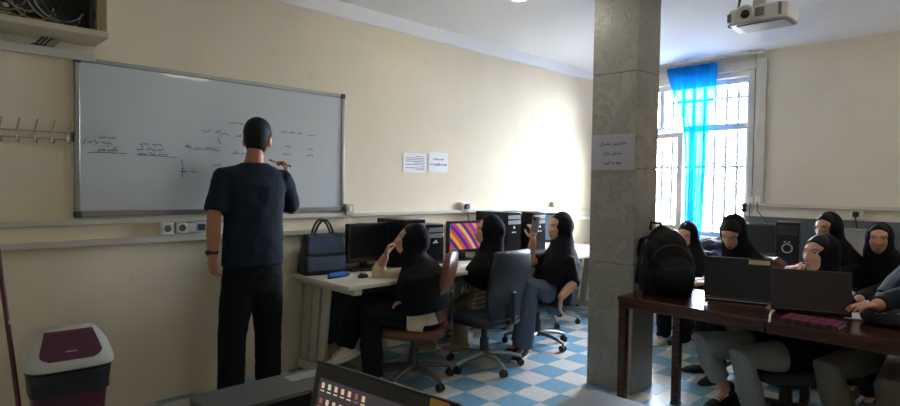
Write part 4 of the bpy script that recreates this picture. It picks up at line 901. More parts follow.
part('barrel', lambda m: m.cyl(hp+V(-.075, .045, .025), hp+V(.03, -.01, -.01), .0085), white_sh, mk)
part('cap', lambda m: m.cyl(hp+V(.03, -.01, -.01), hp+V(.05, -.02, -.017), .0092), blue_p, mk)
part('tip', lambda m: m.cyl(hp+V(-.088, .052, .029), hp+V(-.075, .045, .025), .004, .007), ink, mk)
# ---- woman with hand on mouth (brown chair)
dA = 4.24
person('woman in long black headscarf and cream shirt, hand on mouth, leg crossed, in brown chair', None,
    wd(424, 312, dA), wd(421, 268, dA), wd(411.5, 240.5, dA), LEFT*.95+TOW*-.06+V(0, 0, .16), LEFT,
    (wd(432, 300, dA-.14), wd(412, 302, dA-.16), LEFT, (0, 0, -1), .4),
    (wd(374.5, 278, dA+.16), wd(385, 257, dA+.10), V(.2, -.25, .9), LEFT*-1+V(0, 0, .2), .6),
    (wd(370, 314, dA-.10), zset(wd(373, 380, dA-.08), .09), LEFT*.9+TOW*.3), (wd(359, 304, dA+.02), wd(345, 347, dA-.04), LEFT*.9+TOW*.25+V(0, 0, -.34)),
    top_m=cream_s, trous=black_c, hair=woman_hair(.072), sleeve=(1.8, 1.65), drape=(.275, .180, .27, .20, .25), dsh=(.01, .0), sc=1.05, skirt=.30, shoes=white_sh, sole=white_sh, lace=white_m, hood_back=.012, trw=(.105, .088, .074))
cA = wz(411, 367.5, .10)*V(1, 1, 0)
office_chair('brown leatherette office chair of the woman with her hand on her mouth', cA-V(-.01, .02, 0), (-.62, .78), .45, brown_l, brown_l, grey_leg, back=(.46, .50), spin=.25)
# ---- woman facing the colourful monitor
dB = 4.93
person('woman in black headscarf and white striped shirt seated facing the colourful monitor', None,
    wd(484, 303, dB), wd(491, 260, dB-.02), wd(489, 230.5, dB-.02), LEFT+TOW*.10+V(0, 0, .02), V(-.5, .86, 0),
    (wd(470, 283, dB+.02), wd(458, 280, dB+.25), V(-.5, .8, 0), (0, 0, -1), .4), (wd(487, 278, dB+.25), wd(470, 270, dB+.42), V(-.5, .8, 0), (0, 0, -1), .4),
    (wd(458, 306, dB+.12), zset(wd(461, 344, dB+.24), .09), V(-.7, .4, 0)), (wd(466, 300, dB+.40), zset(wd(428, 346, dB+.2), .09), V(-.7, .4, 0)),
    top_m=shirt_b, trous=beige_t, hair=woman_hair(.078), sleeve=(1.75, 1.75), drape=(.25, .170, .265, .185, .16), sc=1.08, skirt=.3, shoes=beige_t, sole=cream_so, hood_back=.004)
cB = wz(484, 354, .10)*V(1, 1, 0)
office_chair('dark slate office chair with silver star base, its back to the camera', cB, (-.08, 1), .45, navy_f, navy_f, silver_leg, back=(.50, .56), shape_='square', spin=.55, legr=.31, back_z=.42)
# ---- woman with the phone
dC = 5.20
person('woman in black headscarf and blue grey jeans seated holding up a phone', None,
    wd(556, 294, dC), wd(562, 254, dC), wd(559.5, 227, dC), LEFT*.86+TOW*.42+V(0, 0, -.03), LEFT*.95+TOW*.2,
    (wd(574, 283, dC-.25), wd(561, 297, dC-.34), V(-.15, .05, -1), LEFT*-1, .35),
    (wd(529.5, 262, dC-.05), wd(533, 240, dC-.12), V(.05, .0, 1), LEFT*.4+TOW*-.6, .5),
    (wd(529, 285, dC-.22), zset(wd(522.5, 352, dC-.25), .095), LEFT*.45+TOW*.75), (wd(532, 286, dC+.02), zset(wd(521, 340, dC-.1), .09), LEFT*.8+TOW*.3),
    top_m=black_c, trous=denim_b, hair=woman_hair(.074), sleeve=(1.05, .8), drape=(.225, .165, .26, .195, .22), sc=1.08, torso=(.185, .145, .175, .13, .19, .13), skirt=.32, shoes=black_sh, sole=cream_so, lace=white_m, trw=(.10, .085, .092), hood_back=.012, sw=.19)
ph = wd(535.2, 224.5, dC-.16); px_ = nrm(LEFT*.55+TOW*.83)
phn = thing('mobile_phone', 'mobile phone held up in the hand of the woman in blue grey jeans', 'phone', ph)
part('shell', lambda m: m.obox(ph, (nrm(np.cross(px_, V(.12, -.1, 1))), px_, nrm(V(.12, -.1, 1))), (.072, .009, .150)), mat('pale_pink_phone', lin(150, 140, 150), .3), phn, bev=.004)
part('camera_bump', lambda m: m.obox(ph+px_*.006+V(0, 0, .05), (nrm(np.cross(px_, V(.12, -.1, 1))), px_, nrm(V(.12, -.1, 1))), (.03, .004, .03)), black_gl, phn, bev=.002)
cC = wz(537, 334, .10)*V(1, 1, 0)
office_chair('grey fabric office chair with grey star base under the woman with the phone', cC, LEFT, .44, grey_f, grey_f, alu, back=(.42, .40), spin=.1)
# ---- people beyond the wooden table
person('woman in black peeking from behind the black backpack', None,
    wd(692, 290, 5.55), wd(690, 258, 5.5), wd(687, 235, 5.45), LEFT*.7+TOW*.65+V(0, 0, -.25), LEFT*.7+TOW*.6,
    (wd(684, 282, 5.3), wd(672, 284, 5.15), LEFT, (0, 0, -1), .3), (wd(672, 278, 5.6), wd(665, 284, 5.35), LEFT, (0, 0, -1), .3),
    (wd(680, 300, 5.15), zset(wd(684, 337, 5.3), .09), LEFT*.8+TOW*.4), (wd(664, 298, 5.3), zset(wd(664, 328, 5.5), .09), LEFT*.6+TOW*.6),
    trous=black_c, hair=woman_hair(.07), sleeve=(1.9, 1.9), shoes=white_sh, sole=white_m, hood_back=.01)
office_chair('black office chair under the woman peeking from behind the backpack', wd(692, 290, 5.55)*V(1, 1, 0), LEFT*.7+TOW*.6, .42, black_f, black_f, black_pl, back=(.42, .40), spin=.2)
person('woman in black headscarf looking down, seated behind the black laptop with the sticker', None,
    wd(748, 300, 4.6), wd(744, 262, 4.6), wd(732.5, 232.5, 4.5), LEFT*.66+TOW*.62+V(0, 0, -.62), LEFT*.8+TOW*.45,
    (wd(728, 290, 4.45), wd(712, 285, 4.35), LEFT*.8+V(0, 0, .2), (0, 0, -1), .4), (wd(715, 275, 4.65), wd(705, 280, 4.5), LEFT, (0, 0, -1), .4),
    (wd(714, 302, 4.3), zset(wd(718, 352, 4.4), .09), LEFT*.8+TOW*.4), (wd(703, 300, 4.55), zset(wd(707, 347, 4.65), .09), LEFT),
    trous=black_c, hair=woman_hair(.060), sleeve=(1.9, 1.9), shoes=black_sh, hood_back=.026, roll=.12, sc=1.06)
cE = wd(748, 300, 4.65)*V(1, 1, 0)
office_chair('brown office chair behind the woman looking down', cE, LEFT*.8+TOW*.45, .44, brown_l, brown_l, grey_leg, back=(.32, .46), spin=.3, back_z=.46)
# woman in grey jeans behind the maroon laptop
dF = 3.62
person('woman in black with grey jeans looking left over the maroon laptop', None,
    wd(792, 352, dF+.03), wd(828, 292, dF+.05), wd(820, 254.5, dF-.05), LEFT*.92+TOW*.34+V(0, 0, .08), LEFT*.95+TOW*.15,
    (wd(800, 318, dF-.18), wd(790, 306, dF-.10), LEFT*.9, (0, 0, -1), .4), (wd(805, 315, dF+.2), wd(786, 300, dF+.12), LEFT*.9, (0, 0, -1), .4),
    (wd(742, 358, dF-.16), zset(wd(757, 430, dF-.13), .09), LEFT*.8+TOW*.4), (wd(701, 344, dF+.08), wd(727, 391, dF+.10), LEFT*.8+TOW*.4),
    trous=denim_g, hair=woman_hair(.062), sleeve=(1.85, 1.85), skirt=.42, shoes=black_sh, sole=black_pl, lace=white_m, trw=(.10, .084, .062), cuff=(1, .72), hood_back=.018, sc=1.04, drape=(.23, .175, .28, .22, .26))
cF = wd(786, 372, dF+.02)*V(1, 1, 0)
office_chair('dark grey fabric office chair under the woman in grey jeans', cF, LEFT*.95+TOW*.15, .40, mat('charcoal_fabric', lin(58, 60, 66), .9, bump=.2, bscale=300), mat('charcoal_fabric', (0, 0, 0)), grey_leg, back=(.42, .36), spin=.6)
# woman with glasses
dG = 4.5
person('woman in black headscarf and glasses seated in front of the window wall desk', None,
    wd(842, 300, dG+.05), wd(840, 259, dG+.03), wd(827.5, 228, dG), LEFT*.9+TOW*.42+V(0, 0, -.06), LEFT*.9+TOW*.3,
    (wd(812, 285, dG-.2), wd(800, 278, dG-.32), LEFT, (0, 0, -1), .4), (wd(812, 272, dG-.05), wd(800, 267, dG-.12), LEFT+V(0, 0, -.1), (0, 0, -1), .8),
    (wd(800, 300, dG-.2), zset(wd(804, 355, dG-.2), .09), LEFT), (wd(790, 298, dG+.05), zset(wd(795, 350, dG+.05), .09), LEFT),
    trous=black_c, hair=woman_hair(.064), sleeve=(1.85, 1.8), shoes=black_sh, hood_back=.016, glasses=True)
office_chair('black office chair under the woman with glasses', wd(842, 300, dG+.07)*V(1, 1, 0), LEFT*.9+TOW*.3, .44, black_f, black_f, black_pl, back=(.40, .40), spin=.2, legr=.23)
dH = 4.3
person('woman in black headscarf looking towards the camera beside the grey monitor back', None,
    wd(892, 302, dH+.05), wd(889, 268, dH+.05), wd(879, 239, dH), LEFT*.62+TOW*.78+V(0, 0, .0), LEFT*.75+TOW*.6,
    (wd(868, 296, dH-.2), wd(858, 300, dH-.42), LEFT, (0, 0, -1), .4), (wd(860, 290, dH+.1), wd(850, 296, dH-.1), LEFT, (0, 0, -1), .4),
    (wd(868, 318, dH-.42), zset(wd(872, 365, dH-.38), .09), LEFT*.7+TOW*.6), (wd(850, 312, dH-.18), zset(wd(854, 362, dH-.15), .09), LEFT*.7+TOW*.6),
    trous=black_c, hair=woman_hair(.066), sleeve=(1.85, 1.85), shoes=black_sh, hood_back=.010)
office_chair('black office chair under the woman looking towards the camera', wd(894, 302, dH+.08)*V(1, 1, 0), LEFT*.75+TOW*.6, .40, black_f, black_f, black_pl, back=(.40, .36), spin=.2, legr=.23)
dI = 3.42
person('person in navy top and olive grey trousers leaning on the table at the right edge', None,
    wd(905, 352, dI), wd(935, 270, dI-.03), wd(944, 232, dI-.03), LEFT*.8+TOW*-.4+V(0, 0, -.1), LEFT*.95+TOW*-.1,
    (wd(884, 303, dI-.28), wd(876, 305.5, dI-.36), LEFT*.97+TOW*.2+V(0, 0, .03), (0, 0, -1), .25), (wd(885, 300, dI+.12), wd(884, 303, dI-.05), LEFT*.5, (0, 0, -1), .3),
    (wd(893, 388, dI-.36), zset(wd(905, 452, dI-.34), .09), LEFT), (wd(828, 370, dI-.1), zset(wd(846, 428, dI-.06), .09), LEFT*.9+TOW*.2),
    sk=skin_b, top_m=navy_c, trous=olive_t, hair=woman_hair(.066), sleeve=(1.75, 1.75), skirt=.0, shoes=black_sh, trw=(.098, .088, .082), sw=.18, torso=(.17, .14, .17, .14, .19, .15), drape=(.20, .15, .24, .19, .18), scarf=navy_c)
office_chair('black office chair at the right edge under the person in olive grey trousers', wd(905, 352, dI)*V(1, 1, 0), LEFT*.95+TOW*-.1, .40, black_f, black_f, black_pl, back=(.42, .38), spin=.5)
# ================================================================ WOODEN TABLE AND WHAT IS ON IT
ZT_ = .75; TX0, TX1, TY1 = .335, 1.02, -.858; TYS = -1.775; TY2 = -2.85
def wood_table(lab, y0, y1, legs):
    r = thing('wooden_table', lab, 'table', ((TX0+TX1)/2, (y0+y1)/2, 0))
    part('tabletop', lambda m: m.box((TX0, y0, ZT_-.028), (TX1, y1, ZT_)), table_wood, r, bev=.004)
    part('apron', lambda m: (m.box((TX0+.006, y0+.004, ZT_-.075), (TX0+.03, y1-.004, ZT_-.028))), table_wood, r, bev=.003)
    part('apron', lambda m: (m.box((TX1-.03, y0+.004, ZT_-.075), (TX1-.006, y1-.004, ZT_-.028))), table_wood, r, bev=.003)
    for (x, y) in legs:
        part('leg', lambda m: m.box((x-.026, y-.026, .012), (x+.026, y+.026, ZT_-.028)), table_wood, r, bev=.004)
        part('foot_cap', lambda m: m.box((x-.028, y-.028, 0), (x+.028, y+.028, .014)), black_pl, r)
    return r
c = wz(675.5, 404, 0)
wood_table('dark red brown table with black backpack and black laptop, touching the stone pillar', TYS+.001, TY1, ((TX0+.034, TY1-.032), (c[0], c[1]), (TX1-.04, TYS+.05)))
wood_table('dark red brown table with maroon laptop and plaid book at the right edge', TY2, TYS-.001, ((TX0+.034, TY2+.04), (TX1-.04, TY2+.04), (TX1-.04, TYS-.05)))
def laptop(lab, l, rr, ht, tilt, lid_m, base_m, screen_m, depth=.27, thick=.012):
    """l, rr: the two ends of the hinge line on the table; the screen looks away from the camera (to +n)"""
    l, rr = np.asarray(l), np.asarray(rr); u = nrm(rr-l); L = np.linalg.norm(rr-l); n = np.cross(V(0, 0, 1), u); 
    if n[0] < 0: n = -n
    c = (l+rr)/2; z = V(0, 0, 1); r = thing('laptop', lab, 'laptop', V(c[0], c[1], ZT_))
    part('base', lambda m: m.obox(c+n*(depth/2)+z*.014, (u, n, z), (L, depth, .022)), base_m, r, bev=.004)
    up = nrm(z*math.cos(tilt)-n*math.sin(tilt)); nn = np.cross(u, up); nn = nn if np.dot(nn, n) > 0 else -nn; b0 = c+z*.026
    lid = part('lid', lambda m: m.obox(b0+up*ht/2, (u, nn, up), (L, thick, ht)), lid_m, r, bev=.005)
    part('display', lambda m: m.obox(b0+up*ht/2+nn*(thick/2+.0006), (u, nn, up), (L-.03, .001, ht-.04)), screen_m, lid)
    part('hinge_bar', lambda m: m.tube([c+z*.024-u*L*.42, c+z*.024+u*L*.42], .008), dark_grey, r)
    kbp = part('keyboard', lambda m: m.obox(c+n*(depth*.42)+z*.0256, (u, n, z), (L*.9, depth*.5, .002)), dark_grey, r)
    for sx in (-1, 1):
        for k in (.03, depth-.03): part('rubber_foot', lambda m: m.cyl(c+u*sx*(L/2-.03)+n*k, c+u*sx*(L/2-.03)+n*k+z*.004, .01), black_pl, r)
    return r, c, u, n, up, b0, L, lid
lid_b = mat('dark_navy_lid', (.006, .008, .014), .4); lid_mr = mat('maroon_black_lid', lin(50, 38, 46), .38)
sc_on = mat('dim_lit_screen', (.02, .02, .02), .2, emit=(.6, .7, .9), estr=.35)
l, rr = wz(703.5, 299, ZT_), wz(771.5, 306, ZT_)
r, c, u, n, up, b0, L, lid = laptop('black laptop with a pale sticker on its lid, open on the wooden table', l, rr, .262, -.10, lid_b, black_pl, sc_on)
part('trim_strip', lambda m: m.obox(c-n*.002+V(0, 0, .012), (u, n, V(0, 0, 1)), (L*.99, .004, .006)), silver_pl, r)
s_ = b0+up*(.262-.022)-n*.0075+(rr-l)/np.linalg.norm(rr-l)*(L/2-.085); nn = np.cross(u, up); nn = nn if nn@n > 0 else -nn
part('sticker', lambda m: m.obox(b0+up*.240-nn*.0066+nrm(rr-l)*(L/2-.075), (u, nn, up), (.12, .0008, .028)), mat('pale_gold_sticker', lin(190, 170, 125), .5), lid)
l, rr = wz(771, 311, ZT_), wz(852, 318.5, ZT_)
laptop('maroon black laptop open on the wooden table next to the plaid book', l, rr, .235, -.16, lid_mr, black_pl, sc_on)
# plaid book at the table edge
plaid = bpy.data.materials.new('magenta_plaid_cover'); plaid.use_nodes = True; t = plaid.node_tree; b = t.nodes['Principled BSDF']
tc = t.nodes.new('ShaderNodeTexCoord'); w1 = t.nodes.new('ShaderNodeTexWave'); w1.inputs['Scale'].default_value = 6.5; w1.bands_direction = 'X'; w2 = t.nodes.new('ShaderNodeTexWave'); w2.inputs['Scale'].default_value = 7; w2.bands_direction = 'Y'
t.links.new(tc.outputs['Object'], w1.inputs[0]); t.links.new(tc.outputs['Object'], w2.inputs[0])
cr = t.nodes.new('ShaderNodeValToRGB'); cr.color_ramp.interpolation = 'CONSTANT'; e = cr.color_ramp.elements; e[0].color = (*lin(34, 20, 32), 1); e[1].position = .38; e[1].color = (*lin(92, 26, 62), 1); x = e.new(.72); x.color = (*lin(178, 36, 96), 1)
ad = t.nodes.new('ShaderNodeMath'); ad.operation = 'ADD'; t.links.new(w1.outputs[1], ad.inputs[0]); t.links.new(w2.outputs[1], ad.inputs[1]); hf = t.nodes.new('ShaderNodeMath'); hf.operation = 'MULTIPLY'; hf.inputs[1].default_value = .5
t.links.new(ad.outputs[0], hf.inputs[0]); t.links.new(hf.outputs[0], cr.inputs[0]); t.links.new(cr.outputs[0], b.inputs['Base Color']); b.inputs['Roughness'].default_value = .4
p0, p1 = wz(779.5, 321.5, ZT_), wz(838, 331.5, ZT_); u = nrm(p1-p0); n = np.cross(V(0, 0, 1), u); c = (p0+p1)/2+n*.085; L = np.linalg.norm(p1-p0)
bk_ = thing('book', 'magenta and black plaid book lying at the table edge before the maroon laptop', 'book', V(c[0], c[1], ZT_), math.atan2(u[1], u[0]))
local('pages', lambda m: m.box((-L/2+.004, -.08, .004), (L/2-.004, .082, .022)), mat('page_edges', lin(190, 180, 160), .8), bk_)
local('cover', lambda m: (m.box((-L/2, -.085, 0), (L/2, .085, .004)), m.box((-L/2, -.085, .022), (L/2, .085, .026)), m.box((-L/2, -.088, 0), (L/2, -.082, .026))), plaid, bk_, bev=.002)
# white cord at the joint of the two tables
c0 = wz(770, 317, ZT_)
mb = MB(); mb.tube([wz(769.5, 321.5, ZT_+.004), wz(770, 315, ZT_+.005), wz(772, 311, ZT_+.006), wz(776, 309.5, ZT_+.006)], .006, n=8)
o = obj('charging_cable', mb, white_m); tag(o, 'short pale cable lying over the joint of the two wooden tables', 'cable')
# papers, pencil case and bag at the right
c = wz(857, 316, ZT_); pr_ = thing('paper_sheet', 'white sheet of paper on the table under the hand at the right', 'paper', V(c[0], c[1], ZT_), .35)
local('sheet', lambda m: m.box((-.10, -.075, 0), (.10, .075, .003)), paper, pr_)
c = wz(884, 327, ZT_)+V(.13, -.10, 0)
pb = thing('black_bag', 'flat black bag lying on the table at the right edge', 'bag', V(c[0], c[1], ZT_), -1.2)
local('body', lambda m: m.sweep([(-.19, 0, .045), (-.12, 0, .05), (.02, 0, .052), (.15, 0, .05), (.22, 0, .042)], [.10, .13, .135, .13, .10], [.040, .048, .050, .048, .038], side=(0, 1, 0), n=28, power=3), black_f, pb, fuse=dict(voxel=.009, smooth=3, disp=.02, dscale=.08))
local('zip', lambda m: m.tube([V(-.18, -.10, .075), V(0, -.12, .085), V(.18, -.10, .075)], .004), silver_pl, pb)
local('strap', lambda m: m.tube([V(-.15, .05, .09), V(-.05, .0, .125), V(.08, .01, .125), V(.18, .06, .09)], [.012]*4), black_f, pb)
# black backpack
pk = thing('backpack', 'bulging black backpack standing on the wooden table against the pillar', 'backpack', wz(672, 297, ZT_)+V(.07, .07, 0), -.77)
bpm = mat('black_nylon', (.003, .0035, .005), .65, spec=.3, bump=.2, bscale=45)
k_ = pk
def bp(m):
    m.sweep([(.0, 0, .02), (0, 0, .12), (-.005, 0, .24), (-.02, .01, .34), (-.045, .015, .39), (-.06, .02, .42)], [.165, .178, .170, .150, .125, .085], [.085, .10, .10, .085, .06, .04], side=(1, 0, 0), n=36, power=2.4)
    m.sweep([(.02, -.09, .05), (.02, -.10, .14), (.01, -.09, .22)], [.12, .125, .10], [.04, .05, .03], side=(1, 0, 0), n=24, power=3)
local('body', bp, bpm, pk, fuse=dict(voxel=.009, smooth=4, disp=.030, dscale=.10), ang=180)
local('front_pocket', lambda m: m.sweep([(.02, -.135, .06), (.02, -.14, .13), (.015, -.128, .19)], [.10, .105, .09], [.02, .025, .018], side=(1, 0, 0), n=24, power=3), bpm, pk, bev=.004)
for x in (-.075, .055): local('shoulder_strap', lambda m: m.sweep([V(x-.02, .05, .40), V(x-.06, .12, .37), V(x-.08, .15, .22), V(x-.08, .12, .06)], [.028]*4, [.008]*4, side=(1, 0, 0), n=12), bpm, pk)
local('side_strap', lambda m: m.sweep([V(-.165, -.03, .40), V(-.20, -.05, .30), V(-.215, -.05, .16), V(-.195, -.04, .03)], [.016]*4, [.006]*4, side=(0, 1, 0), n=10), bpm, pk)
local('grab_loop', lambda m: m.tube([V(-.12, .01, .45), V(-.115, .01, .495), V(-.05, .01, .49), V(-.04, .01, .43)], .011), bpm, pk)
local('zip', lambda m: m.tube([V(.155*math.cos(a), -.085, .18+.17*math.sin(a)) for a in np.linspace(.0, 2.6, 14)], .004), dark_grey, pk)
# ---- desks and things along the window wall
zw = .74
wdk = thing('window_desk', 'cream desk along the window wall under the grey band', 'desk', (3.2, -1.9, 0))
part('desktop', lambda m: m.box((2.86, -3.3, zw-.028), (XW-.02, -.60, zw)), top_m, wdk, bev=.004)
for yy in (-3.28, -2.0, -.62): part('leg_panel', lambda m: m.box((2.92, yy-.012, 0), (XW-.04, yy+.012, zw-.028)), slat_m, wdk)
part('modesty_panel', lambda m: m.box((XW-.10, -3.26, .2), (XW-.08, -.64, zw-.05)), void_m, wdk)
a, b_ = wx(750, 224, 3.2), wx(774, 256, 3.2)
monitor('monitor', 'dark grey monitor behind the woman looking down, near the window', (3.2, (a[1]+b_[1])/2+.03), .36, .33, -math.pi/2+.25, mat('grey_bezel', lin(92, 94, 98), .5), mat('grey_off_screen', (.03, .033, .036), .4), zw, .07)
a = wx(792, 262, 3.25)
tower('black computer tower with a silver ring on its front, on the window desk', 3.22, a[1]+.03, zw, .20, .40, .43, -math.pi/2+.22, ring=True)
a = wx(855, 262, 3.2)
monitor('monitor', 'pale grey monitor between the two women by the window wall', (3.2, a[1]), .36, .32, -math.pi/2, mat('pale_grey_plastic', lin(150, 150, 152), .5), mat('pale_grey_plastic', (0, 0, 0)), zw, .075)
a = wx(776, 250, 3.3)
part_d = thing('document_holder', 'thin white upright stand beside the black computer tower', 'stand', (3.35, -.93, zw))
part('panel', lambda m: m.box((3.345, -.965, zw+.008), (3.36, -.90, zw+.36)), white_m, part_d, bev=.003)
part('base', lambda m: m.box((3.31, -.98, zw), (3.40, -.885, zw+.008)), white_m, part_d)
# dark coat heap beyond the looking-down woman
c = wd(714, 243, 6.1); hp_ = thing('folded_coat', 'dark coat heaped beside the window left of the woman looking down', 'coat', V(c[0], c[1], .74))
part('cloth', lambda m: (m.ell(c+V(0, 0, -.03), (.16, .24, .08)), m.ell(c+V(.05, -.1, .02), (.10, .12, .06)), m.ell(c+V(-.03, .12, -.02), (.1, .14, .06)), m.ell(c+V(0, 0, -.10), (.2, .26, .06))), mat('dark_denim_coat', lin(40, 48, 60), .85), hp_, fuse=dict(voxel=.01, smooth=3, disp=.05, dscale=.07))
tb = thing('side_table', 'low cabinet under the heaped coat by the window', 'cabinet', V(c[0], c[1], 0))
zt0 = c[2]-.19
part('body', lambda m: m.box((c[0]-.22, c[1]-.28, 0), (c[0]+.22, c[1]+.28, zt0)), slat_m, tb, bev=.006)
part('door', lambda m: m.box((c[0]-.232, c[1]-.26, .05), (c[0]-.22, c[1]+.26, zt0-.04)), top_m, tb, bev=.004)
hp_.location = (c[0], c[1], c[2]-.16)
for ch in hp_.children: ch.location = (0, 0, .16-(c[2]-.74))
# empty chair seen under the table's left end and grey stool pieces
c = wz(652, 316, 0); office_chair('black empty office chair seen beneath the wooden table beside the pillar', c+V(-.12, .18, 0), (.2, 1), .44, black_f, black_f, silver_leg, back=(.42, .40), spin=.1)
c = wz(545, 325, 0); office_chair('grey office chair pushed under the third desk behind the woman with the phone', c+V(.15, .05, 0), (.1, 1), .44, grey_f, grey_f, silver_leg, back=(.36, .18), spin=.35)
# ================================================================ FOREGROUND
mar = mat('maroon_plastic', lin(78, 30, 52), .3); lidm = mat('pale_grey_plastic_lid', lin(186, 186, 182), .4); bagm = mat('black_bin_liner', (.010, .011, .013), .25, bump=.5, bscale=30)
xc_, yc_ = -2.50, .83
zl = .55
bn = thing('waste_bin', 'maroon waste bin with pale grey swing lid and black liner by the wall', 'waste bin', (xc_, yc_, 0), -.06)
local('bucket', lambda m: m.sweep([(0, 0, 0), (0, 0, .02), (0, 0, .46)], [.135, .145, .180], [.115, .125, .150], side=(1, 0, 0), n=40, round_ends=False, power=5), mar, bn, bev=.006)
local('bin_liner', lambda m: m.sweep([(0, 0, .355), (0, 0, .40), (0, 0, .47), (0, 0, .475)], [.182, .184, .192, .190], [.155, .157, .162, .160], side=(1, 0, 0), n=40, round_ends=False, power=5), bagm, bn)
def lidf(m):
    zs = [(.485, .198, .168, 0), (.495, .203, .173, 0), (.525, .203, .172, 0), (.60, .180, .118, .018), (.66, .140, .085, .04), (.672, .12, .065, .045)]
    n = 64; P = []
    for z, a, b, y in zs:
        for k in range(n):
            c, q = math.cos(2*math.pi*k/n), math.sin(2*math.pi*k/n)
            P.append(V(a*math.copysign(abs(c)**(2/4.5), c), y+b*math.copysign(abs(q)**(2/4.5), q), z))
    N = len(zs); m.add(P, [(i*n+k, i*n+(k+1) % n, (i+1)*n+(k+1) % n, (i+1)*n+k) for i in range(N-1) for k in range(n)]+[tuple(range(n-1, -1, -1)), tuple((N-1)*n+k for k in range(n))])
local('lid', lidf, lidm, bn, bev=.01, ang=50)
def lid_pt(x, z, out=0):      # front face of the lid
    q = [(.525, .203, .172, 0), (.60, .180, .118, .018), (.66, .140, .085, .04), (.672, .12, .065, .045)]
    for (z0, a0, b0, y0), (z1, a1, b1, y1) in zip(q, q[1:]):
        if z0 <= z <= z1+1e-6: t_ = (z-z0)/(z1-z0); a_, b_, y_ = a0+(a1-a0)*t_, b0+(b1-b0)*t_, y0+(y1-y0)*t_
    return V(x, y_-b_*(1-min(.999, abs(x)/a_)**4.5)**(1/4.5)-out*.75, z+out*.66)
def flap(m):
    P = []; nu, nv = 24, 12
    for side_ in (.005, -.006):
        for j in range(nv+1):
            v = j/nv; z = .540+v*.128; hw = (.150-.040*v)*(1 if v > .25 else math.sqrt(max(0, 1-((.25-v)/.25)**2*.55)))
            for i in range(nu+1): P.append(lid_pt((i/nu*2-1)*hw, z, side_))
    K = (nu+1)*(nv+1); F = []
    for j in range(nv):
        for i in range(nu): a_ = j*(nu+1)+i; q = (a_, a_+1, a_+nu+2, a_+nu+1); F.append(q); F.append(tuple(K+x for x in q[::-1]))
    rim = [i for i in range(nu+1)]+[j*(nu+1)+nu for j in range(1, nv+1)]+[nv*(nu+1)+i for i in range(nu-1, -1, -1)]+[j*(nu+1) for j in range(nv-1, 0, -1)]
    F += [(rim[k], rim[(k+1) % len(rim)], K+rim[(k+1) % len(rim)], K+rim[k]) for k in range(len(rim))]
    m.add(P, F)
local('flap', flap, mar, bn)
local('flap_label', lambda m: m.obox(lid_pt(0, .575, .0056), ((1, 0, 0), nrm(V(0, .66, .75)), nrm(V(0, -.75, .66))), (.05, .006, .001)), lidm, bn)
# broom handle leaning on the wall
pts = [wy(-3, 245, 1.10), wy(7, 320, 1.02), wy(19, 408, .93)]
d = nrm(pts[2]-pts[0]); q0, q1 = pts[0]-d*.10, pts[2]+d*(pts[2][2]-.06)/(-d[2])
br = thing('broom', 'thin maroon broom handle leaning on the wall left of the bin', 'broom', V(q1[0], q1[1], 0))
part('handle', lambda m: m.cyl(q0, q1, .0125), mat('maroon_lacquer', lin(92, 34, 40), .3), br)
part('band', lambda m: m.cyl(wy(9.3, 322, 1.02)-d*.012, wy(9.3, 322, 1.02)+d*.012, .0145), silver_pl, br)
part('brush_head', lambda m: m.box((q1[0]-.14, q1[1]-.03, .05), (q1[0]+.14, q1[1]+.03, .09)), mat('maroon_lacquer', (0, 0, 0)), br, bev=.01)
part('bristles', lambda m: m.prism([(-.13, .05), (.13, .05), (.15, 0), (-.15, 0)], V(q1[0], q1[1]-.028, 0), (1, 0, 0), (0, 0, 1), (0, .056, 0)), black_f, br)
# grey topped table in the lower right foreground
gt = mat('slate_grey_tabletop', lin(112, 116, 122), .45, noise=.06, nscale=30)
ap = wz(594, 388.5, .75); r = thing('grey_table', 'grey topped table corner at the bottom edge before the stone pillar', 'table', (ap[0]-.35, ap[1]-.4, 0))
part('tabletop', lambda m: m.box((ap[0]-.72, ap[1]-.9, .72), (ap[0], ap[1], .75)), gt, r, bev=.006)
for (dx, dy) in ((-.66, -.06), (-.06, -.06), (-.66, -.84), (-.06, -.84)): part('leg', lambda m: m.box((ap[0]+dx-.02, ap[1]+dy-.02, 0), (ap[0]+dx+.02, ap[1]+dy+.02, .72)), alu, r, bev=.003)
# near desk with black computer case and black laptop
ca = wz(187, 396.5, .90); zc_ = .90
nd = thing('near_desk', 'dark desk under the lit laptop at the bottom edge', 'desk', (-2.45, -1.7, 0))
ndx0, ndx1 = -2.72, -2.13
part('desktop', lambda m: m.box((ndx0, -2.35, .73), (ndx1, -1.22, .76)), dark_grey, nd, bev=.004)
for (x, y) in ((ndx0+.04, -2.31), (ndx1-.04, -2.31), (ndx0+.04, -1.27), (ndx1-.04, -1.27)): part('leg', lambda m: m.box((x-.02, y-.02, 0), (x+.02, y+.02, .73)), black_pl, nd)
cs = thing('desktop_computer', 'flat dark grey computer case lying at the bottom edge before the standing man', 'computer case', (ca[0]+.22, ca[1]-.08, .76))
case_m = mat('charcoal_case', lin(72, 74, 76), .45, bump=.05, bscale=150)
x1_ = -2.185
part('case', lambda m: m.box((ca[0]+.006, ca[1]-.175, .766), (x1_, ca[1], zc_)), case_m, cs, bev=.003)
part('front_panel', lambda m: m.box((ca[0]+.006, ca[1]-.187, .766), (x1_, ca[1]-.175, zc_-.003)), black_pl, cs, bev=.002)
for k in range(3): part('side_rib', lambda m: m.box((ca[0], ca[1]-.16+k*.05, .78), (ca[0]+.006, ca[1]-.13+k*.05, zc_-.01)), black_pl, cs)
pa, pb_ = wz(284, 378, zc_), wz(306, 374, zc_)
part('label', lambda m: m.box((pa[0], ca[1]-.085, zc_), (pa[0]+.11, ca[1]-.03, zc_+.0012)), mat('pale_label', lin(150, 150, 148), .5), cs)
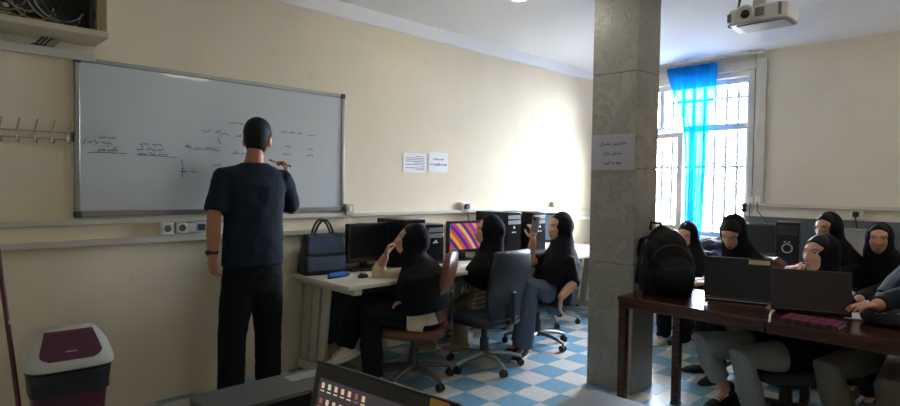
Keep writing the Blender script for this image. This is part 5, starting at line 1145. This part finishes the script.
for (x, y) in ((.03, -.03), (.03, -.15), (.4, -.03), (.4, -.15)): part('foot', lambda m: m.cyl((ca[0]+x, ca[1]+y, .76), (ca[0]+x, ca[1]+y, .767), .012), black_pl, cs)
# lit laptop
zl_ = 1.03; tl, trr = wz(318.5, 360, zl_), wz(463, 405, zl_); u = nrm((trr-tl)*V(1, 1, 0)); n = np.cross(V(0, 0, 1), u); n = n if n[0] < 0 else -n
L = .455; hl = .275; tilt = .20; up = nrm(V(0, 0, 1)*math.cos(tilt)-n*math.sin(tilt)); nn = np.cross(u, up); nn = nn if nn@n > 0 else -nn
top_c = tl+u*L/2; bot = top_c-up*hl
lp = thing('laptop', 'open black laptop with lit desktop icons at the bottom edge', 'laptop', V(bot[0], bot[1], .76))
bz_ = bot[2]-.012
part('base', lambda m: m.obox(V(bot[0], bot[1], .785)+n*.13, (u, n, V(0, 0, 1)), (L, .27, .030)), black_pl, lp, bev=.004)
part('hinge', lambda m: [m.cyl(V(bot[0], bot[1], .80)+u*(s*.15-.03), V(bot[0], bot[1], .80)+u*(s*.15+.03), .012) for s in (-1, 1)], dark_grey, lp)
hl2 = (top_c[2]-.80)/up[2]; lc_ = top_c-up*hl2/2
lid = part('lid', lambda m: m.obox(lc_-nn*.005, (u, nn, up), (L, .022, hl2)), mat('dark_bezel', (.010, .011, .013), .5), lp, bev=.006)
sw_, sh_ = L-.05, hl2-.062; so_ = lc_+nn*.0064-up*.006
desk_m = mat('dark_desktop_screen', (.01, .01, .012), .2, emit=lin(52, 44, 52), estr=.5)
part('display', lambda m: m.obox(so_, (u, nn, up), (sw_, .001, sh_)), desk_m, lid)
O = so_+nn*.0009-u*sw_/2+up*sh_/2       # upper left corner of the screen
P_ = lambda x, y: O+u*x-up*y
im = [mat('icon_peach', (0, 0, 0), emit=lin(212, 180, 155), estr=.5), mat('icon_red', (0, 0, 0), emit=lin(150, 90, 75), estr=.5), mat('icon_green', (0, 0, 0), emit=lin(190, 210, 170), estr=.5)]
for i in range(7):
    for j in range(3):
        if j == 1 and i > 5 or j == 2 and i > 0: continue
        part('icon', lambda m: (m.obox(P_(.016+i*.024, .016+j*.037), (u, nn, up), (.010, .0006, .013)), m.obox(P_(.016+i*.024, .029+j*.037), (u, nn, up), (.014, .0006, .003))), im[(i*2+j) % 3 if (i+j) % 4 == 1 else 0], lid)
part('open_window', lambda m: m.obox(P_(.165, .16), (u, nn, up), (.23, .0006, .19)), mat('lit_peach_window', (0, 0, 0), emit=lin(245, 205, 175), estr=.5), lid)
part('window_title', lambda m: m.obox(P_(.066, .073)+nn*.0005, (u, nn, up), (.03, .0006, .012)), mat('icon_blue', (0, 0, 0), emit=lin(50, 120, 190), estr=.5), lid)
for i in range(5): part('window_text', lambda m: m.obox(P_(.09+i*.035, .095)+nn*.0006, (u, nn, up), (.022, .0006, .003)), mat('icon_grey', (0, 0, 0), emit=lin(170, 130, 110), estr=.5), lid)
part('yellow_sticker', lambda m: m.obox(lc_+nn*.0062+u*(L/2-.050)+up*(hl2/2-.014), (u, nn, up), (.05, .0008, .02)), mat('yellow_sticker', lin(205, 150, 40), .5), lid)
